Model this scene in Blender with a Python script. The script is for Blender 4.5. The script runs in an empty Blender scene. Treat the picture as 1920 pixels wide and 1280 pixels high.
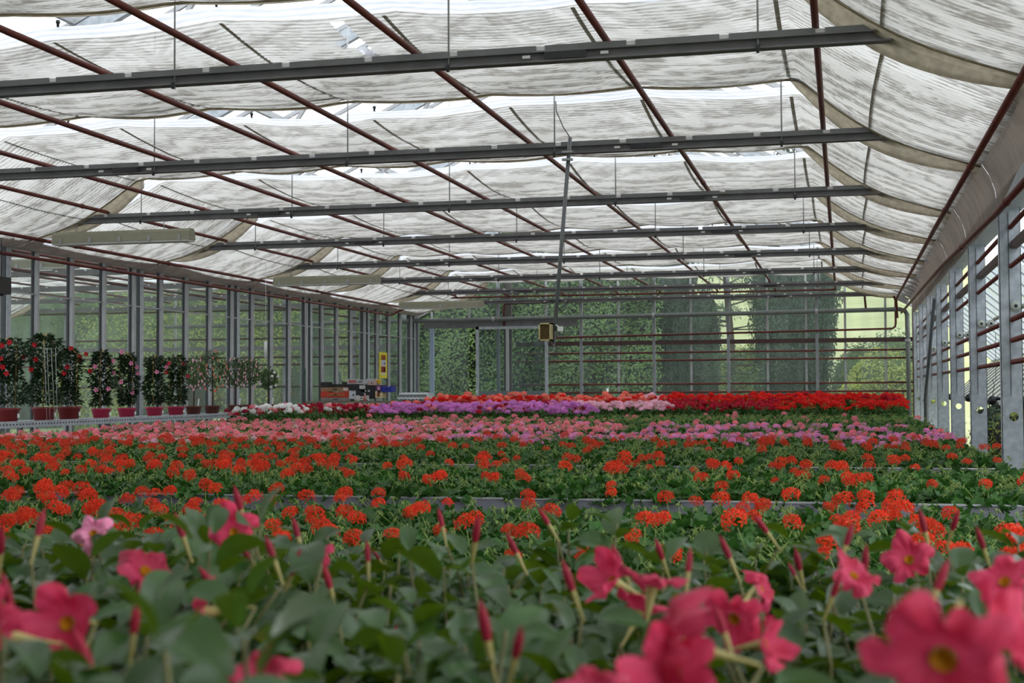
import bpy, math, random
import numpy as np
from mathutils import Vector, Matrix, Euler
R = random.Random(7)
S = bpy.context.scene
COL = S.collection
pi = math.pi
CH = 1.45                                   # camera height over the floor

# ------------------------------------------------------------------ camera
F = 2573.04
YAW, PITCH, ROLL = math.radians(13.5396), math.radians(2.0347), math.radians(-0.2947)
fw = Vector((-math.sin(YAW)*math.cos(PITCH), math.cos(YAW)*math.cos(PITCH), math.sin(PITCH)))
rt0 = Vector((math.cos(YAW), math.sin(YAW), 0)); up0 = rt0.cross(fw)
rt = math.cos(ROLL)*rt0 + math.sin(ROLL)*up0; up = -math.sin(ROLL)*rt0 + math.cos(ROLL)*up0
def at(px, py, X=None, Y=None, Z=None, D=None):
    d = fw + rt*((px-960)/F) + up*((640-py)/F)
    if X is not None: t = X/d.x
    elif Y is not None: t = Y/d.y
    elif Z is not None: t = (Z-CH)/d.z
    else: t = D
    return Vector((d.x*t, d.y*t, d.z*t+CH))
cam = bpy.data.cameras.new('camera'); co = bpy.data.objects.new('camera', cam); COL.objects.link(co)
M4 = Matrix(((rt.x, up.x, -fw.x), (rt.y, up.y, -fw.y), (rt.z, up.z, -fw.z))).to_4x4()
M4.translation = (0, 0, CH); co.matrix_world = M4
cam.sensor_width = 36; cam.lens = F/1920*36; cam.clip_start = .05; cam.clip_end = 900
cam.dof.use_dof = True; cam.dof.focus_distance = 12; cam.dof.aperture_fstop = 7.0
S.camera = co
S.view_settings.view_transform = 'Standard'; S.view_settings.look = 'None'
S.view_settings.gamma = 1; S.view_settings.use_curve_mapping = False
S.view_settings.exposure = 0.30

# ------------------------------------------------------------------ materials
def srgb(h):
    return tuple(((c/255)/12.92 if c/255 <= .04045 else ((c/255+.055)/1.055)**2.4) for c in h) + (1,)
MATS = {}
def mat(name, rgb, rough=.6, metal=0, noise=0, nscale=8, spec=.5, bump=0, objvar=0, rgb2=None, transl=0, coat=0):
    if name in MATS: return MATS[name]
    m = bpy.data.materials.new(name); m.use_nodes = True; MATS[name] = m
    nt = m.node_tree; N = nt.nodes; L = nt.links; b = N['Principled BSDF']
    c = srgb(rgb); b.inputs['Base Color'].default_value = c
    b.inputs['Roughness'].default_value = rough; b.inputs['Metallic'].default_value = metal
    b.inputs['Specular IOR Level'].default_value = spec
    if coat: b.inputs['Coat Weight'].default_value = coat
    out = None
    if noise or rgb2 or bump:
        tc = N.new('ShaderNodeTexCoord'); n = N.new('ShaderNodeTexNoise'); n.inputs['Scale'].default_value = nscale
        n.inputs['Detail'].default_value = 6; L.new(tc.outputs['Object'], n.inputs['Vector'])
        mr = N.new('ShaderNodeMapRange'); mr.inputs[1].default_value = .3; mr.inputs[2].default_value = .7
        L.new(n.outputs['Fac'], mr.inputs[0])
        mx = N.new('ShaderNodeMix'); mx.data_type = 'RGBA'
        L.new(mr.outputs[0], mx.inputs[0])
        d = srgb(rgb2) if rgb2 else tuple(max(0, v*(1-noise)) for v in c[:3])+(1,)
        mx.inputs[6].default_value = c; mx.inputs[7].default_value = d
        out = mx.outputs[2]
        if bump:
            bp = N.new('ShaderNodeBump'); bp.inputs['Strength'].default_value = bump; bp.inputs['Distance'].default_value = .01
            L.new(n.outputs['Fac'], bp.inputs['Height']); L.new(bp.outputs[0], b.inputs['Normal'])
    if objvar:
        oi = N.new('ShaderNodeObjectInfo'); hs = N.new('ShaderNodeHueSaturation')
        a = N.new('ShaderNodeMapRange'); a.inputs[3].default_value = 1-objvar; a.inputs[4].default_value = 1+objvar
        L.new(oi.outputs['Random'], a.inputs[0]); L.new(a.outputs[0], hs.inputs['Value'])
        if out: L.new(out, hs.inputs['Color'])
        else: hs.inputs['Color'].default_value = c
        out = hs.outputs[0]
    if out: L.new(out, b.inputs['Base Color'])
    if transl:
        t = N.new('ShaderNodeBsdfTranslucent'); ms = N.new('ShaderNodeMixShader'); ms.inputs[0].default_value = transl
        if out: L.new(out, t.inputs[0])
        else: t.inputs[0].default_value = c
        L.new(b.outputs[0], ms.inputs[1]); L.new(t.outputs[0], ms.inputs[2])
        L.new(ms.outputs[0], N['Material Output'].inputs[0])
    return m
def leafmat(name, top, back, rough=.35, transl=.35, objvar=.2, spec=.5, tcol=None):
    m = mat(name, top, rough=rough, rgb2=back, nscale=22, objvar=objvar, transl=transl, spec=spec)
    if tcol:
        for n in m.node_tree.nodes:
            if n.type == 'BSDF_TRANSLUCENT':
                for l in list(n.inputs[0].links): m.node_tree.links.remove(l)
                n.inputs[0].default_value = srgb(tcol)
    return m
def glass(name, tint, haze, hazecol, gloss=.08, streak=True, fres=None):
    m = bpy.data.materials.new(name); m.use_nodes = True; nt = m.node_tree; N = nt.nodes; L = nt.links
    N.remove(N['Principled BSDF'])
    tr = N.new('ShaderNodeBsdfTransparent'); tr.inputs[0].default_value = (*tint, 1)
    df = N.new('ShaderNodeBsdfDiffuse'); df.inputs[0].default_value = srgb(hazecol)
    tl = N.new('ShaderNodeBsdfTranslucent'); tl.inputs[0].default_value = srgb(hazecol)
    gl = N.new('ShaderNodeBsdfGlossy'); gl.inputs['Roughness'].default_value = .08
    dm = N.new('ShaderNodeMixShader'); dm.inputs[0].default_value = .5
    L.new(df.outputs[0], dm.inputs[1]); L.new(tl.outputs[0], dm.inputs[2])
    a = N.new('ShaderNodeMixShader'); a.inputs[0].default_value = haze
    if streak:
        tc = N.new('ShaderNodeTexCoord'); mp = N.new('ShaderNodeMapping'); mp.inputs['Scale'].default_value = (2.2, 2.2, .25)
        n = N.new('ShaderNodeTexNoise'); n.inputs['Scale'].default_value = 1.5; n.inputs['Detail'].default_value = 8
        mr = N.new('ShaderNodeMapRange'); mr.inputs[1].default_value = .3; mr.inputs[2].default_value = .75
        mr.inputs[3].default_value = haze*.5; mr.inputs[4].default_value = haze*1.6
        L.new(tc.outputs['Object'], mp.inputs[0]); L.new(mp.outputs[0], n.inputs[0]); L.new(n.outputs['Fac'], mr.inputs[0]); L.new(mr.outputs[0], a.inputs[0])
    L.new(tr.outputs[0], a.inputs[1]); L.new(dm.outputs[0], a.inputs[2])
    lw = N.new('ShaderNodeFresnel'); lw.inputs[0].default_value = 1.25
    b = N.new('ShaderNodeMixShader'); (L.new(lw.outputs[0], b.inputs[0]) if fres is None else setattr(b.inputs[0], 'default_value', fres)); L.new(a.outputs[0], b.inputs[1]); L.new(gl.outputs[0], b.inputs[2])
    L.new(b.outputs[0], N['Material Output'].inputs[0]); MATS[name] = m; return m
def cloth(name, ca, cb, open_, freq=34, tw=.5, axis='Y'):
    """woven shade cloth: thin darker lines for threads and painted fold shade, some light passing through"""
    m = bpy.data.materials.new(name); m.use_nodes = True; nt = m.node_tree; N = nt.nodes; L = nt.links
    N.remove(N['Principled BSDF']); tc = N.new('ShaderNodeTexCoord')
    sep = N.new('ShaderNodeSeparateXYZ'); L.new(tc.outputs['Object'], sep.inputs[0])
    n1 = N.new('ShaderNodeTexNoise'); n1.inputs['Scale'].default_value = 2.3; n1.inputs['Detail'].default_value = 5
    n2 = N.new('ShaderNodeTexNoise'); n2.inputs['Scale'].default_value = 4; n2.inputs['Detail'].default_value = 7
    mp = N.new('ShaderNodeMapping'); mp.inputs['Scale'].default_value = (2.0, 30, 7)
    L.new(tc.outputs['Object'], n1.inputs[0]); L.new(tc.outputs['Object'], mp.inputs[0]); L.new(mp.outputs[0], n2.inputs[0])
    mu = N.new('ShaderNodeMath'); mu.operation = 'MULTIPLY_ADD'; mu.inputs[1].default_value = .16
    L.new(n1.outputs['Fac'], mu.inputs[0]); L.new(sep.outputs[axis], mu.inputs[2])
    fr = N.new('ShaderNodeMath'); fr.operation = 'MULTIPLY'; fr.inputs[1].default_value = freq*2*pi/10; L.new(mu.outputs[0], fr.inputs[0])
    sn = N.new('ShaderNodeMath'); sn.operation = 'SINE'; L.new(fr.outputs[0], sn.inputs[0])
    ad = N.new('ShaderNodeMath'); ad.operation = 'MULTIPLY_ADD'; ad.inputs[1].default_value = .23; L.new(sn.outputs[0], ad.inputs[0]); L.new(n2.outputs['Fac'], ad.inputs[2])
    mr = N.new('ShaderNodeMapRange'); mr.inputs[1].default_value = .26; mr.inputs[2].default_value = .56; L.new(ad.outputs[0], mr.inputs[0])
    mx = N.new('ShaderNodeMix'); mx.data_type = 'RGBA'; mx.inputs[6].default_value = srgb(cb); mx.inputs[7].default_value = srgb(ca); L.new(mr.outputs[0], mx.inputs[0])  # darker tone carries thread lines and the shade of pleat folds
    df = N.new('ShaderNodeBsdfDiffuse'); tl = N.new('ShaderNodeBsdfTranslucent'); tr = N.new('ShaderNodeBsdfTransparent')
    L.new(mx.outputs[2], df.inputs[0]); L.new(mx.outputs[2], tl.inputs[0])
    bp = N.new('ShaderNodeBump'); bp.inputs['Strength'].default_value = .5; bp.inputs['Distance'].default_value = .02
    L.new(ad.outputs[0], bp.inputs['Height']); L.new(bp.outputs[0], df.inputs['Normal']); L.new(bp.outputs[0], tl.inputs['Normal'])
    a = N.new('ShaderNodeMixShader'); a.inputs[0].default_value = tw; L.new(df.outputs[0], a.inputs[1]); L.new(tl.outputs[0], a.inputs[2])
    b = N.new('ShaderNodeMixShader'); b.inputs[0].default_value = open_; L.new(a.outputs[0], b.inputs[1]); L.new(tr.outputs[0], b.inputs[2])
    L.new(b.outputs[0], N['Material Output'].inputs[0]); MATS[name] = m; return m

STEEL = mat('painted_steel', (128, 128, 131), .55, .1, noise=.3, nscale=5)
STRIP = mat('rack_steel', (124, 126, 128), .5, .1, noise=.2, nscale=5)
GALV = mat('galvanised', (190, 197, 203), .5, .08, rgb2=(156, 164, 171), nscale=14, bump=.1)
ALU = mat('aluminium', (178, 180, 182), .45, .1, noise=.2, nscale=4)
DARKST = mat('dark_steel', (62, 62, 66), .6, .2, noise=.3, nscale=4)
RUST = mat('red_oxide_pipe', (112, 50, 42), .5, .0, rgb2=(84, 40, 36), nscale=6, spec=.4)
BROWN = mat('brown_steel', (82, 58, 54), .6, 0, noise=.4, nscale=9)
WHITEP = mat('white_plastic', (225, 226, 226), .5)
BLACKP = mat('black_plastic', (22, 22, 26), .45)
BENCH = mat('bench_aluminium', (128, 130, 140), .5, .3, noise=.18, nscale=3)
RIM = mat('bench_rim', (190, 192, 198), .35, .5)
TRAY = mat('tray_mat', (38, 38, 40), .8)
CONC = mat('concrete', (92, 90, 86), .85, rgb2=(70, 70, 66), nscale=3)
GRASS = mat('grass', (146, 152, 100), .9, rgb2=(166, 168, 124), nscale=.12)
CLOTH = cloth('shade_cloth', (206, 204, 198), (148, 144, 136), .07, tw=.62, freq=125)
BAND = cloth('shade_cloth_band', (226, 227, 230), (204, 207, 212), .03, tw=.7, freq=90)
TAPE = mat('cloth_tape', (134, 128, 114), .8, transl=.3)
HEM = mat('folded_cloth', (178, 168, 146), .85, noise=.35, nscale=14, transl=.45)
GUTC = mat('gutter_apron', (158, 146, 136), .8, rgb2=(132, 122, 114), nscale=3, transl=.12)
GL = glass('glazing', (.80, .86, .83), .21, (150, 164, 160))
GL_L = glass('side_glazing', (.82, .87, .86), .12, (150, 164, 160))
GL_D = glass('door_glazing', (.70, .78, .77), .30, (128, 144, 146))
GL_R = glass('roof_glazing', (.97, .98, .98), .03, (220, 225, 230), streak=False, fres=.04)
GL_V = glass('vent_glazing', (.72, .80, .84), .8, (196, 205, 212), fres=.05)
SHEET = mat('white_sheet', (214, 216, 218), .6, transl=.5)
TERRA = mat('terracotta_plastic', (150, 78, 60), .6)
POTR = mat('dark_red_pot', (128, 34, 34), .45)
POTP = mat('pink_pot', (182, 36, 74), .45)
POTB = mat('brown_pot', (98, 46, 36), .55)
SOIL = mat('soil', (34, 24, 18), .95)
CANE = mat('cane', (190, 160, 92), .6)
TRUNK = mat('bark', (62, 46, 36), .9)
G_LEAF = leafmat('geranium_leaf', (66, 112, 42), (38, 78, 30), .40, .30, .22, spec=.35)
G_STEM = mat('geranium_stem', (138, 164, 84), .5, transl=.2)
M_LEAF = leafmat('glossy_leaf', (58, 92, 42), (38, 66, 34), .32, .30, .30, spec=.6, tcol=(92, 118, 10))
M_STEM = mat('vine_stem', (96, 94, 46), .5)
TREEL = leafmat('tall_mandevilla_leaf', (44, 70, 34), (26, 48, 26), .35, .25, .2)
FUCL = leafmat('fuchsia_leaf', (84, 108, 56), (54, 80, 42), .4, .3, .2)
HEDL = leafmat('laurel_leaf', (124, 154, 80), (62, 94, 50), .26, .25, .0)
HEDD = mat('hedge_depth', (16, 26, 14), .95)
CYPL = leafmat('cypress_leaf', (62, 84, 62), (44, 64, 50), .7, .15, .0)
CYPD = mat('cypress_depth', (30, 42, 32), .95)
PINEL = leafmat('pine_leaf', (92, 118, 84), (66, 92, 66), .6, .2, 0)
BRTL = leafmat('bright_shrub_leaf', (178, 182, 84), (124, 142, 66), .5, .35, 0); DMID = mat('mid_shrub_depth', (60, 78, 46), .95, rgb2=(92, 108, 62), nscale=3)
MIDL = leafmat('mid_shrub_leaf', (92, 116, 76), (60, 86, 56), .5, .3, 0)
def petal(n, rgb, rgb2=None, rough=.55, tr=.3): return mat('petal_'+n, rgb, rough, rgb2=rgb2, nscale=40, objvar=.14, transl=tr, spec=.3)
P = dict(red=petal('red_orange', (240, 76, 38), (222, 50, 32)), scarlet=petal('scarlet', (240, 38, 22), (220, 26, 24)),
         salmon=petal('salmon', (255, 156, 136), (248, 126, 112)), pink=petal('pink', (255, 168, 178), (246, 128, 146)),
         lilac=petal('lilac_pink', (250, 178, 224), (236, 144, 204)), violet=petal('violet', (232, 156, 224), (216, 126, 208)),
         pale=petal('pale_pink', (255, 220, 234), (252, 180, 206)), crimson=petal('crimson', (206, 22, 56), (178, 14, 46)),
         magenta=petal('magenta', (168, 10, 60), (140, 8, 50)), white=petal('white', (250, 250, 250)),
         mand=petal('mandevilla_pink', (218, 74, 112), (190, 32, 66)), mandred=petal('mandevilla_red', (206, 24, 40), (180, 16, 34)),
         mandlight=petal('mandevilla_light', (250, 170, 200), (240, 130, 175)), bud=petal('bud_red', (176, 44, 68), (140, 26, 48)))
THROAT = mat('throat_yellow', (214, 150, 30), .5, transl=.3)
CREAM = mat('tube_cream', (182, 172, 108), .5, transl=.3)

# ------------------------------------------------------------------ mesh tools
class MB:
    def __init__(s): s.v = []; s.f = []; s.m = []; s.mats = []; s.sm = []
    def mi(s, m):
        if m not in s.mats: s.mats.append(m)
        return s.mats.index(m)
    def add(s, vs, fs, m, smooth=False):
        b = len(s.v); k = s.mi(m); s.v += [tuple(p) for p in vs]
        for f in fs: s.f.append(tuple(i+b for i in f)); s.m.append(k); s.sm.append(smooth)
        return s
    def box(s, a, b, m, T=None):
        x0, y0, z0 = a; x1, y1, z1 = b
        vs = [(x0, y0, z0), (x1, y0, z0), (x1, y1, z0), (x0, y1, z0), (x0, y0, z1), (x1, y0, z1), (x1, y1, z1), (x0, y1, z1)]
        if T: vs = [tuple(T @ Vector(v)) for v in vs]
        return s.add(vs, [(0, 3, 2, 1), (4, 5, 6, 7), (0, 1, 5, 4), (1, 2, 6, 5), (2, 3, 7, 6), (3, 0, 4, 7)], m)
    def beam(s, p, q, w, h, m, upv=Vector((0, 0, 1))):
        p = Vector(p); q = Vector(q); d = (q-p).normalized(); a = d.cross(upv)
        if a.length < 1e-4: a = d.cross(Vector((0, 1, 0)))
        a.normalize(); c = a.cross(d); vs = []
        for e in (p, q):
            for i, j in ((-1, -1), (1, -1), (1, 1), (-1, 1)): vs.append(e + a*i*w/2 + c*j*h/2)
        return s.add(vs, [(0, 1, 2, 3), (7, 6, 5, 4), (0, 4, 5, 1), (1, 5, 6, 2), (2, 6, 7, 3), (3, 7, 4, 0)], m)
    def tube(s, pts, r, m, n=10, cap=True):
        pts = [Vector(p) for p in pts]; rr = r if isinstance(r, (list, tuple)) else [r]*len(pts); vs = []; prev = None
        for i, p in enumerate(pts):
            d = (pts[min(i+1, len(pts)-1)] - pts[max(i-1, 0)]).normalized()
            a = prev - d*prev.dot(d) if prev is not None else d.cross(Vector((0, 0, 1)))
            if a.length < 1e-4: a = d.cross(Vector((0, 1, 0)))
            a.normalize(); prev = a; c = d.cross(a)
            for k in range(n):
                t = 2*pi*k/n; vs.append(p + (a*math.cos(t) + c*math.sin(t))*rr[i])
        fs = [(i*n+k, i*n+(k+1) % n, (i+1)*n+(k+1) % n, (i+1)*n+k) for i in range(len(pts)-1) for k in range(n)]
        if cap: fs += [tuple(range(n-1, -1, -1)), tuple((len(pts)-1)*n+k for k in range(n))]
        return s.add(vs, fs, m, True)
    def lathe(s, prof, c, m, n=20, axis=None):
        c = Vector(c); ax = axis or Matrix.Identity(3); vs = []
        for r, z in prof:
            for k in range(n): t = 2*pi*k/n; vs.append(c + ax @ Vector((r*math.cos(t), r*math.sin(t), z)))
        fs = [(i*n+k, i*n+(k+1) % n, (i+1)*n+(k+1) % n, (i+1)*n+k) for i in range(len(prof)-1) for k in range(n)]
        return s.add(vs, fs, m, True)
    def grid(s, P2, m, smooth=True, mfun=None):
        nu = len(P2); nv = len(P2[0]); b = len(s.v); s.v += [tuple(p) for row in P2 for p in row]; k = s.mi(m)
        for i in range(nu-1):
            for j in range(nv-1):
                s.f.append((b+i*nv+j, b+i*nv+j+1, b+(i+1)*nv+j+1, b+(i+1)*nv+j)); s.sm.append(smooth)
                s.m.append(s.mi(mfun(i, j)) if mfun else k)
        return s
    def mesh(s, name):
        me = bpy.data.meshes.new(name); me.from_pydata(s.v, [], s.f)
        for m in s.mats: me.materials.append(m)
        me.polygons.foreach_set('material_index', s.m); me.polygons.foreach_set('use_smooth', s.sm); me.update(); return me
    def obj(s, name, parent=None, **k):
        return place(s.mesh(name), name, parent, **k)
def place(me, name, parent=None, loc=None, rot=None, scale=None, **k):
    o = bpy.data.objects.new(name, me); COL.objects.link(o)
    if parent: o.parent = parent
    if loc is not None: o.location = loc
    if rot is not None: o.rotation_euler = rot
    if scale is not None: o.scale = (scale,)*3 if isinstance(scale, (int, float)) else scale
    tag(o, **k); return o
def tag(o, label=None, cat=None, group=None, kind=None):
    if label: o['label'] = label
    if cat: o['category'] = cat
    if group: o['group'] = group
    if kind: o['kind'] = kind
    return o
def thing(name, label, cat, loc=(0, 0, 0), rz=0, group=None, kind=None):
    return place(None, name, None, loc, (0, 0, rz), label=label, cat=cat, group=group, kind=kind)
ORD = ['first', 'second', 'third', 'fourth', 'fifth', 'sixth', 'seventh', 'eighth', 'ninth', 'tenth', 'eleventh', 'twelfth']

# ------------------------------------------------------------------ layout numbers
YB = [10.11+4*i for i in range(8)]         # truss lines
XL, XR = -12.2, 1.60                        # left and right column lines
YF = 38.3                                  # far glass wall
KL, KR = -9.9, -.41                        # kinks of the shade cloth
def dxr(Y): return .0145*(Y-14.11)-.015
def zr(Y): return 3.18 + .0125*(Y-14.11)    # right gutter height
# ------------------------------------------------------------------ ground, floor
MB().box((-60, -12, -.4), (60, 75, -.04), GRASS).obj('ground', label='green grass around and behind the greenhouse', cat='grass ground', kind='structure')
MB().box((-27, -3, -.2), (2.4, YF+.3, 0), CONC).obj('floor', kind='structure')
MB().box((-27, -3.2, 0), (2.3, -3.0, 7.4), mat('light_block_grey', (120, 124, 122), .8)).obj('wall_near_light_block', kind='structure')  # added unseen wall behind the camera, keeps sky light from leaking in
hl = MB(); rows = []
for j in range(26):
    Y = 74 + j*10; rows.append([(x, Y, -.04 + max(0, (Y-80))*.115 + 1.2*math.sin(x*.02+1)*(j/26) + .5*math.sin(Y*.05)*(j/26)) for x in range(-320, 281, 25)])
hl.grid([list(r) for r in zip(*rows)][::-1], GRASS); hl.obj('hill', kind='structure', label='pale green grassy hillside rising beyond the trees', cat='hill')

# ------------------------------------------------------------------ roof glass over the cloth
ridge = 7.3; XM = -5.3
cl = thing('ceiling', 'pitched glass roof with grey glazing bars above the shade cloth', 'glass roof', kind='structure')
for x0, z0 in ((XL, 4.0), (XR+.1, 3.75)):
    g = MB().add([(x0, -2, z0), (XM, -2, ridge), (XM, YF, ridge), (x0, YF, z0)], [(0, 1, 2, 3)], GL_R); g.obj('roof_pane', cl)
    for j in range(41):
        Y = -1.9+j; MB().beam((x0, Y, z0), (XM, Y, ridge-.02), .045, .06, ALU).obj('glazing_bar', cl)
MB().beam((XM, -2, ridge), (XM, YF, ridge), .1, .1, ALU).obj('ridge_beam', cl)
for x0 in (-8.6, -1.9): MB().beam((x0, -2, 5.75), (x0, YF, 5.75), .06, .1, ALU).obj('purlin', cl)

# ------------------------------------------------------------------ trusses
clipm = MB().box((-.035, -.012, 0), (.035, .012, .035), WHITEP).mesh('clip')
for i, Y in enumerate(YB):
    tname = ['nearest to the camera', 'second from the camera', 'third from the camera', 'fourth from the camera', 'fifth from the camera', 'sixth from the camera', 'seventh from the camera', 'farthest, in front of the end wall'][i]
    t = thing('roof_truss', 'grey steel roof tie beam with clipped rack strip, '+tname, 'roof beam', (0, Y, 0), group='tie beams across the greenhouse')
    x0, x1, z = -11.28, 1.0, 3.93
    b = MB(); b.box((x0, -.05, z), (x1, .05, z+.012), STEEL); b.box((x0, .0, z), (x1, .012, z+.085), STEEL); b.box((x0, -.05, z+.073), (x1, .05, z+.085), STEEL)
    b.obj('tie_bar', t)
    s = MB(); x = x0+.15; k = 0
    while x < x1-.3:
        if R.random() < .9: place(clipm, 'clip', t, (x-.035, 0, z+.09))
        s.box((x, -.03, z+.087), (min(x+.62, x1), .03, z+.128), STRIP); x += .69; k += 1
    s.obj('rack_strip', t)
    for x in (-.57, -2.92, -5.23, -7.55, -9.9):
        MB().tube([(x, -.02, z-.03), (x, -.02, 5.6 if abs(x+5.3) < 4 else 4.9)], .008, ALU, 6).obj('hanger_rod', t)
        MB().lathe([(.0, -.06), (.012, -.05), (.016, -.02), (.016, .0), (.0, .01)], (x, -.055, z+.02), DARKST, 8).obj('rod_nut', t)
    for x in (-2.0+.05*i, -7.9):
        q = MB().box((x-.16, -.058, z+.015), (x+.16, -.05, z+.07), DARKST)
        for dx in (-.3, .3): q.box((x+dx-.03, -.056, z+.03), (x+dx+.03, -.05, z+.052), WHITEP)
        q.obj('splice_plate', t)
    for s_, (xa, za) in ((-1, (XL+.1, 3.9)), (1, (XR, zr(Y)+.55))):
        rb = MB(); rb.beam((xa, .02, za-.05), (XM, .02, ridge-.15), .09, .2, GALV)
        rb.obj('rafter', t)
        for f0, f1, f2 in ((.3, .45, .5), (.62, .45, .7), (.62, .8, .85)):
            xa2 = xa+(XM-xa)*f0; xb = xa+(XM-xa)*f1; zb = za+(ridge-za)*f1-.15
            if abs(xb-xa2) > .1: MB().beam((xa2, .02, 4.75), (xb, .02, zb), .05, .05, ALU).obj('truss_web', t)

# ------------------------------------------------------------------ columns
def column_left(i, Y, nm):
    t = thing('steel_column', nm, 'column', (XL, Y, 0), group='left wall columns')
    b = MB(); b.box((-.125, -.055, 0), (-.113, .055, 3.72), GALV); b.box((.113, -.055, 0), (.125, .055, 3.72), GALV); b.box((-.113, -.006, 0), (.113, .006, 3.72), DARKST)  # web gets a darker material: its shade beside the lit flanges, as colour
    b.obj('column_shaft', t); MB().box((-.16, -.1, 0), (.16, .1, .015), GALV).obj('base_plate', t)
for i, Y in enumerate([18.11, 22.11, 26.11, 30.11, 34.11, 38.11]):
    column_left(i, Y, 'galvanised H-section column of the left glass wall, '+['at the left picture edge', 'behind the pale pink climbers', 'behind the small fuchsia trees', 'left of the fruit crates', 'behind the stacked crates', 'in the far left corner'][i])
for i, Y in enumerate([10.11]+YB[1:]):
    if i == 0: continue
    H = zr(Y)+.02
    t = thing('steel_column', 'wide galvanised column of the open right side, '+['', 'nearest to the camera', 'second from the right edge', 'third from the right edge', 'fourth from the right edge', 'fifth from the right edge', 'sixth, far along the right side', 'last, in the far right corner'][i], 'column', (XR+dxr(Y), Y, 0), group='right side columns')
    b = MB(); hz = 1.17; hr = .045
    vs = []
    for k in range(12): a = 2*pi*k/12+pi/12; vs.append((.02+hr*math.cos(a), -.05, hz+hr*math.sin(a)))
    W0, W1 = -.09, .11
    sq = [(W1, -.05, hz+.04), (W1, -.05, hz+.1), (.05, -.05, hz+.1), (-.02, -.05, hz+.1), (W0, -.05, hz+.1), (W0, -.05, hz+.04), (W0, -.05, hz-.04), (W0, -.05, hz-.1), (-.02, -.05, hz-.1), (.05, -.05, hz-.1), (W1, -.05, hz-.1), (W1, -.05, hz-.04)]
    b.add(vs+sq, [(k, (k+1) % 12, 12+(k+1) % 12, 12+k) for k in range(12)], GALV)
    b.add([(W0, -.05, 0), (W1, -.05, 0), (W1, -.05, hz-.1), (W0, -.05, hz-.1)], [(0, 1, 2, 3)], GALV)
    b.add([(W0, -.05, hz+.1), (W1, -.05, hz+.1), (W1, -.05, H), (W0, -.05, H)], [(0, 1, 2, 3)], GALV)
    b.box((W0, -.05, 0), (W0+.006, .05, H), GALV); b.box((W1-.006, -.05, 0), (W1, .05, H), GALV)
    b.obj('column_shaft', t)
    MB().box((-.005, -.056, hz+.2), (.0, -.049, H-.05), DARKST).obj('seam', t)
    MB().box((-.15, -.12, 0), (.17, .1, .015), GALV).obj('base_plate', t)

# ------------------------------------------------------------------ red pipes
def pipe(name, pts, r, m, label, group=None, cat='pipe', couplings=(), rings=RUST):
    t = MB().tube(pts, r, m, 10).obj(name, None, label=label, cat=cat, group=group)
    for c, d in couplings:
        c = Vector(c); d = Vector(d).normalized()*.035
        MB().tube([c-d, c+d], r*1.22, rings, 10).obj('coupling', t)
    return t
zp = 4.10
names = ['fourth', 'fifth', 'sixth', 'seventh', 'eighth', 'ninth', 'tenth', 'eleventh']
pl = [('rightmost of the row above the beams', -.16), ('second from the right above the beams', -1.71), ('third from the right above the beams', -3.23), ('fourth from the right above the beams', -4.77),
      ('fifth from the right above the beams', -5.93), ('sixth from the right above the beams', -7.44), ('seventh from the right above the beams', -9.0), ('leftmost above the beams', -10.5)]
for l, x in pl:
    pipe('heating_pipe', [(x, 2, zp), (x, 12, zp), (x, 24, zp), (x, 36.9, zp), (x, 36.96, zp-.06)], .027, RUST, 'red-brown heating pipe running lengthwise, '+l, 'lengthwise heating pipes', couplings=[((x, 17.0+2*abs(math.sin(x*9)), zp), (0, 1, 0)), ((x, 28, zp), (0, 1, 0))])
pipe('header_pipe', [(-10.8, 37, zp-.05), (-.13, 37, zp-.05)], .027, RUST, 'red-brown cross pipe joining the lengthwise pipes near the end wall')
pB = [at(1935, 112, X=1.09), at(1753.6, 426.6, X=1.13), at(1681, 559, X=1.36)]
pipe('heating_pipe', pB+[pB[-1]+Vector((0, .1, -.08)), pB[-1]+Vector((.02, .1, -.5))], .027, RUST, 'red-brown heating pipe under the right cloth slope', couplings=[(pB[0]*.55+pB[1]*.45, pB[1]-pB[0]), (pB[0]*.2+pB[1]*.8, pB[1]-pB[0]), (pB[1]*.6+pB[2]*.4, pB[2]-pB[1])])
rp = [at(1935, 325, X=1.43), at(1870, 398, X=1.41), at(1765, 500, Y=22.8), at(1690, 586, Y=38.0)]
pipe('heating_pipe', rp, .03, RUST, 'red-brown pipe along the tops of the right columns', couplings=[(rp[0]*.3+rp[1]*.7, rp[1]-rp[0]), (rp[1]*.5+rp[2]*.5, rp[2]-rp[1])])
for k, (z, r, nm) in enumerate([(3.0, .024, 'highest of the side pipes'), (2.62, .024, 'third of the side pipes from the top'), (2.10, .026, 'fourth of the side pipes, under the pulleys'), (1.90, .026, 'fifth of the side pipes from the top'), (1.69, .026, 'lowest of the side pipes')]):
    pipe('side_pipe', [(XR+.02+dxr(9), 9, z), (XR+.02+dxr(24), 24, z+.03), (XR+.02+dxr(38), 38, z+.06)], r, RUST, 'red-brown pipe through the right columns, '+nm, 'side pipes on the right columns', couplings=[((XR+.02+dxr(Y+.9), Y+.9, z+.002*(Y-9)), (0, 1, 0)) for Y in YB[1:6]], rings=RUST)
MB().beam((XR+.05+dxr(9), 9, 2.82), (XR+.05+dxr(38), 38, 2.9), .06, .07, BROWN).obj('side_rail', None, label='brown flat rail through the upper right columns', cat='rail')
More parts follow.
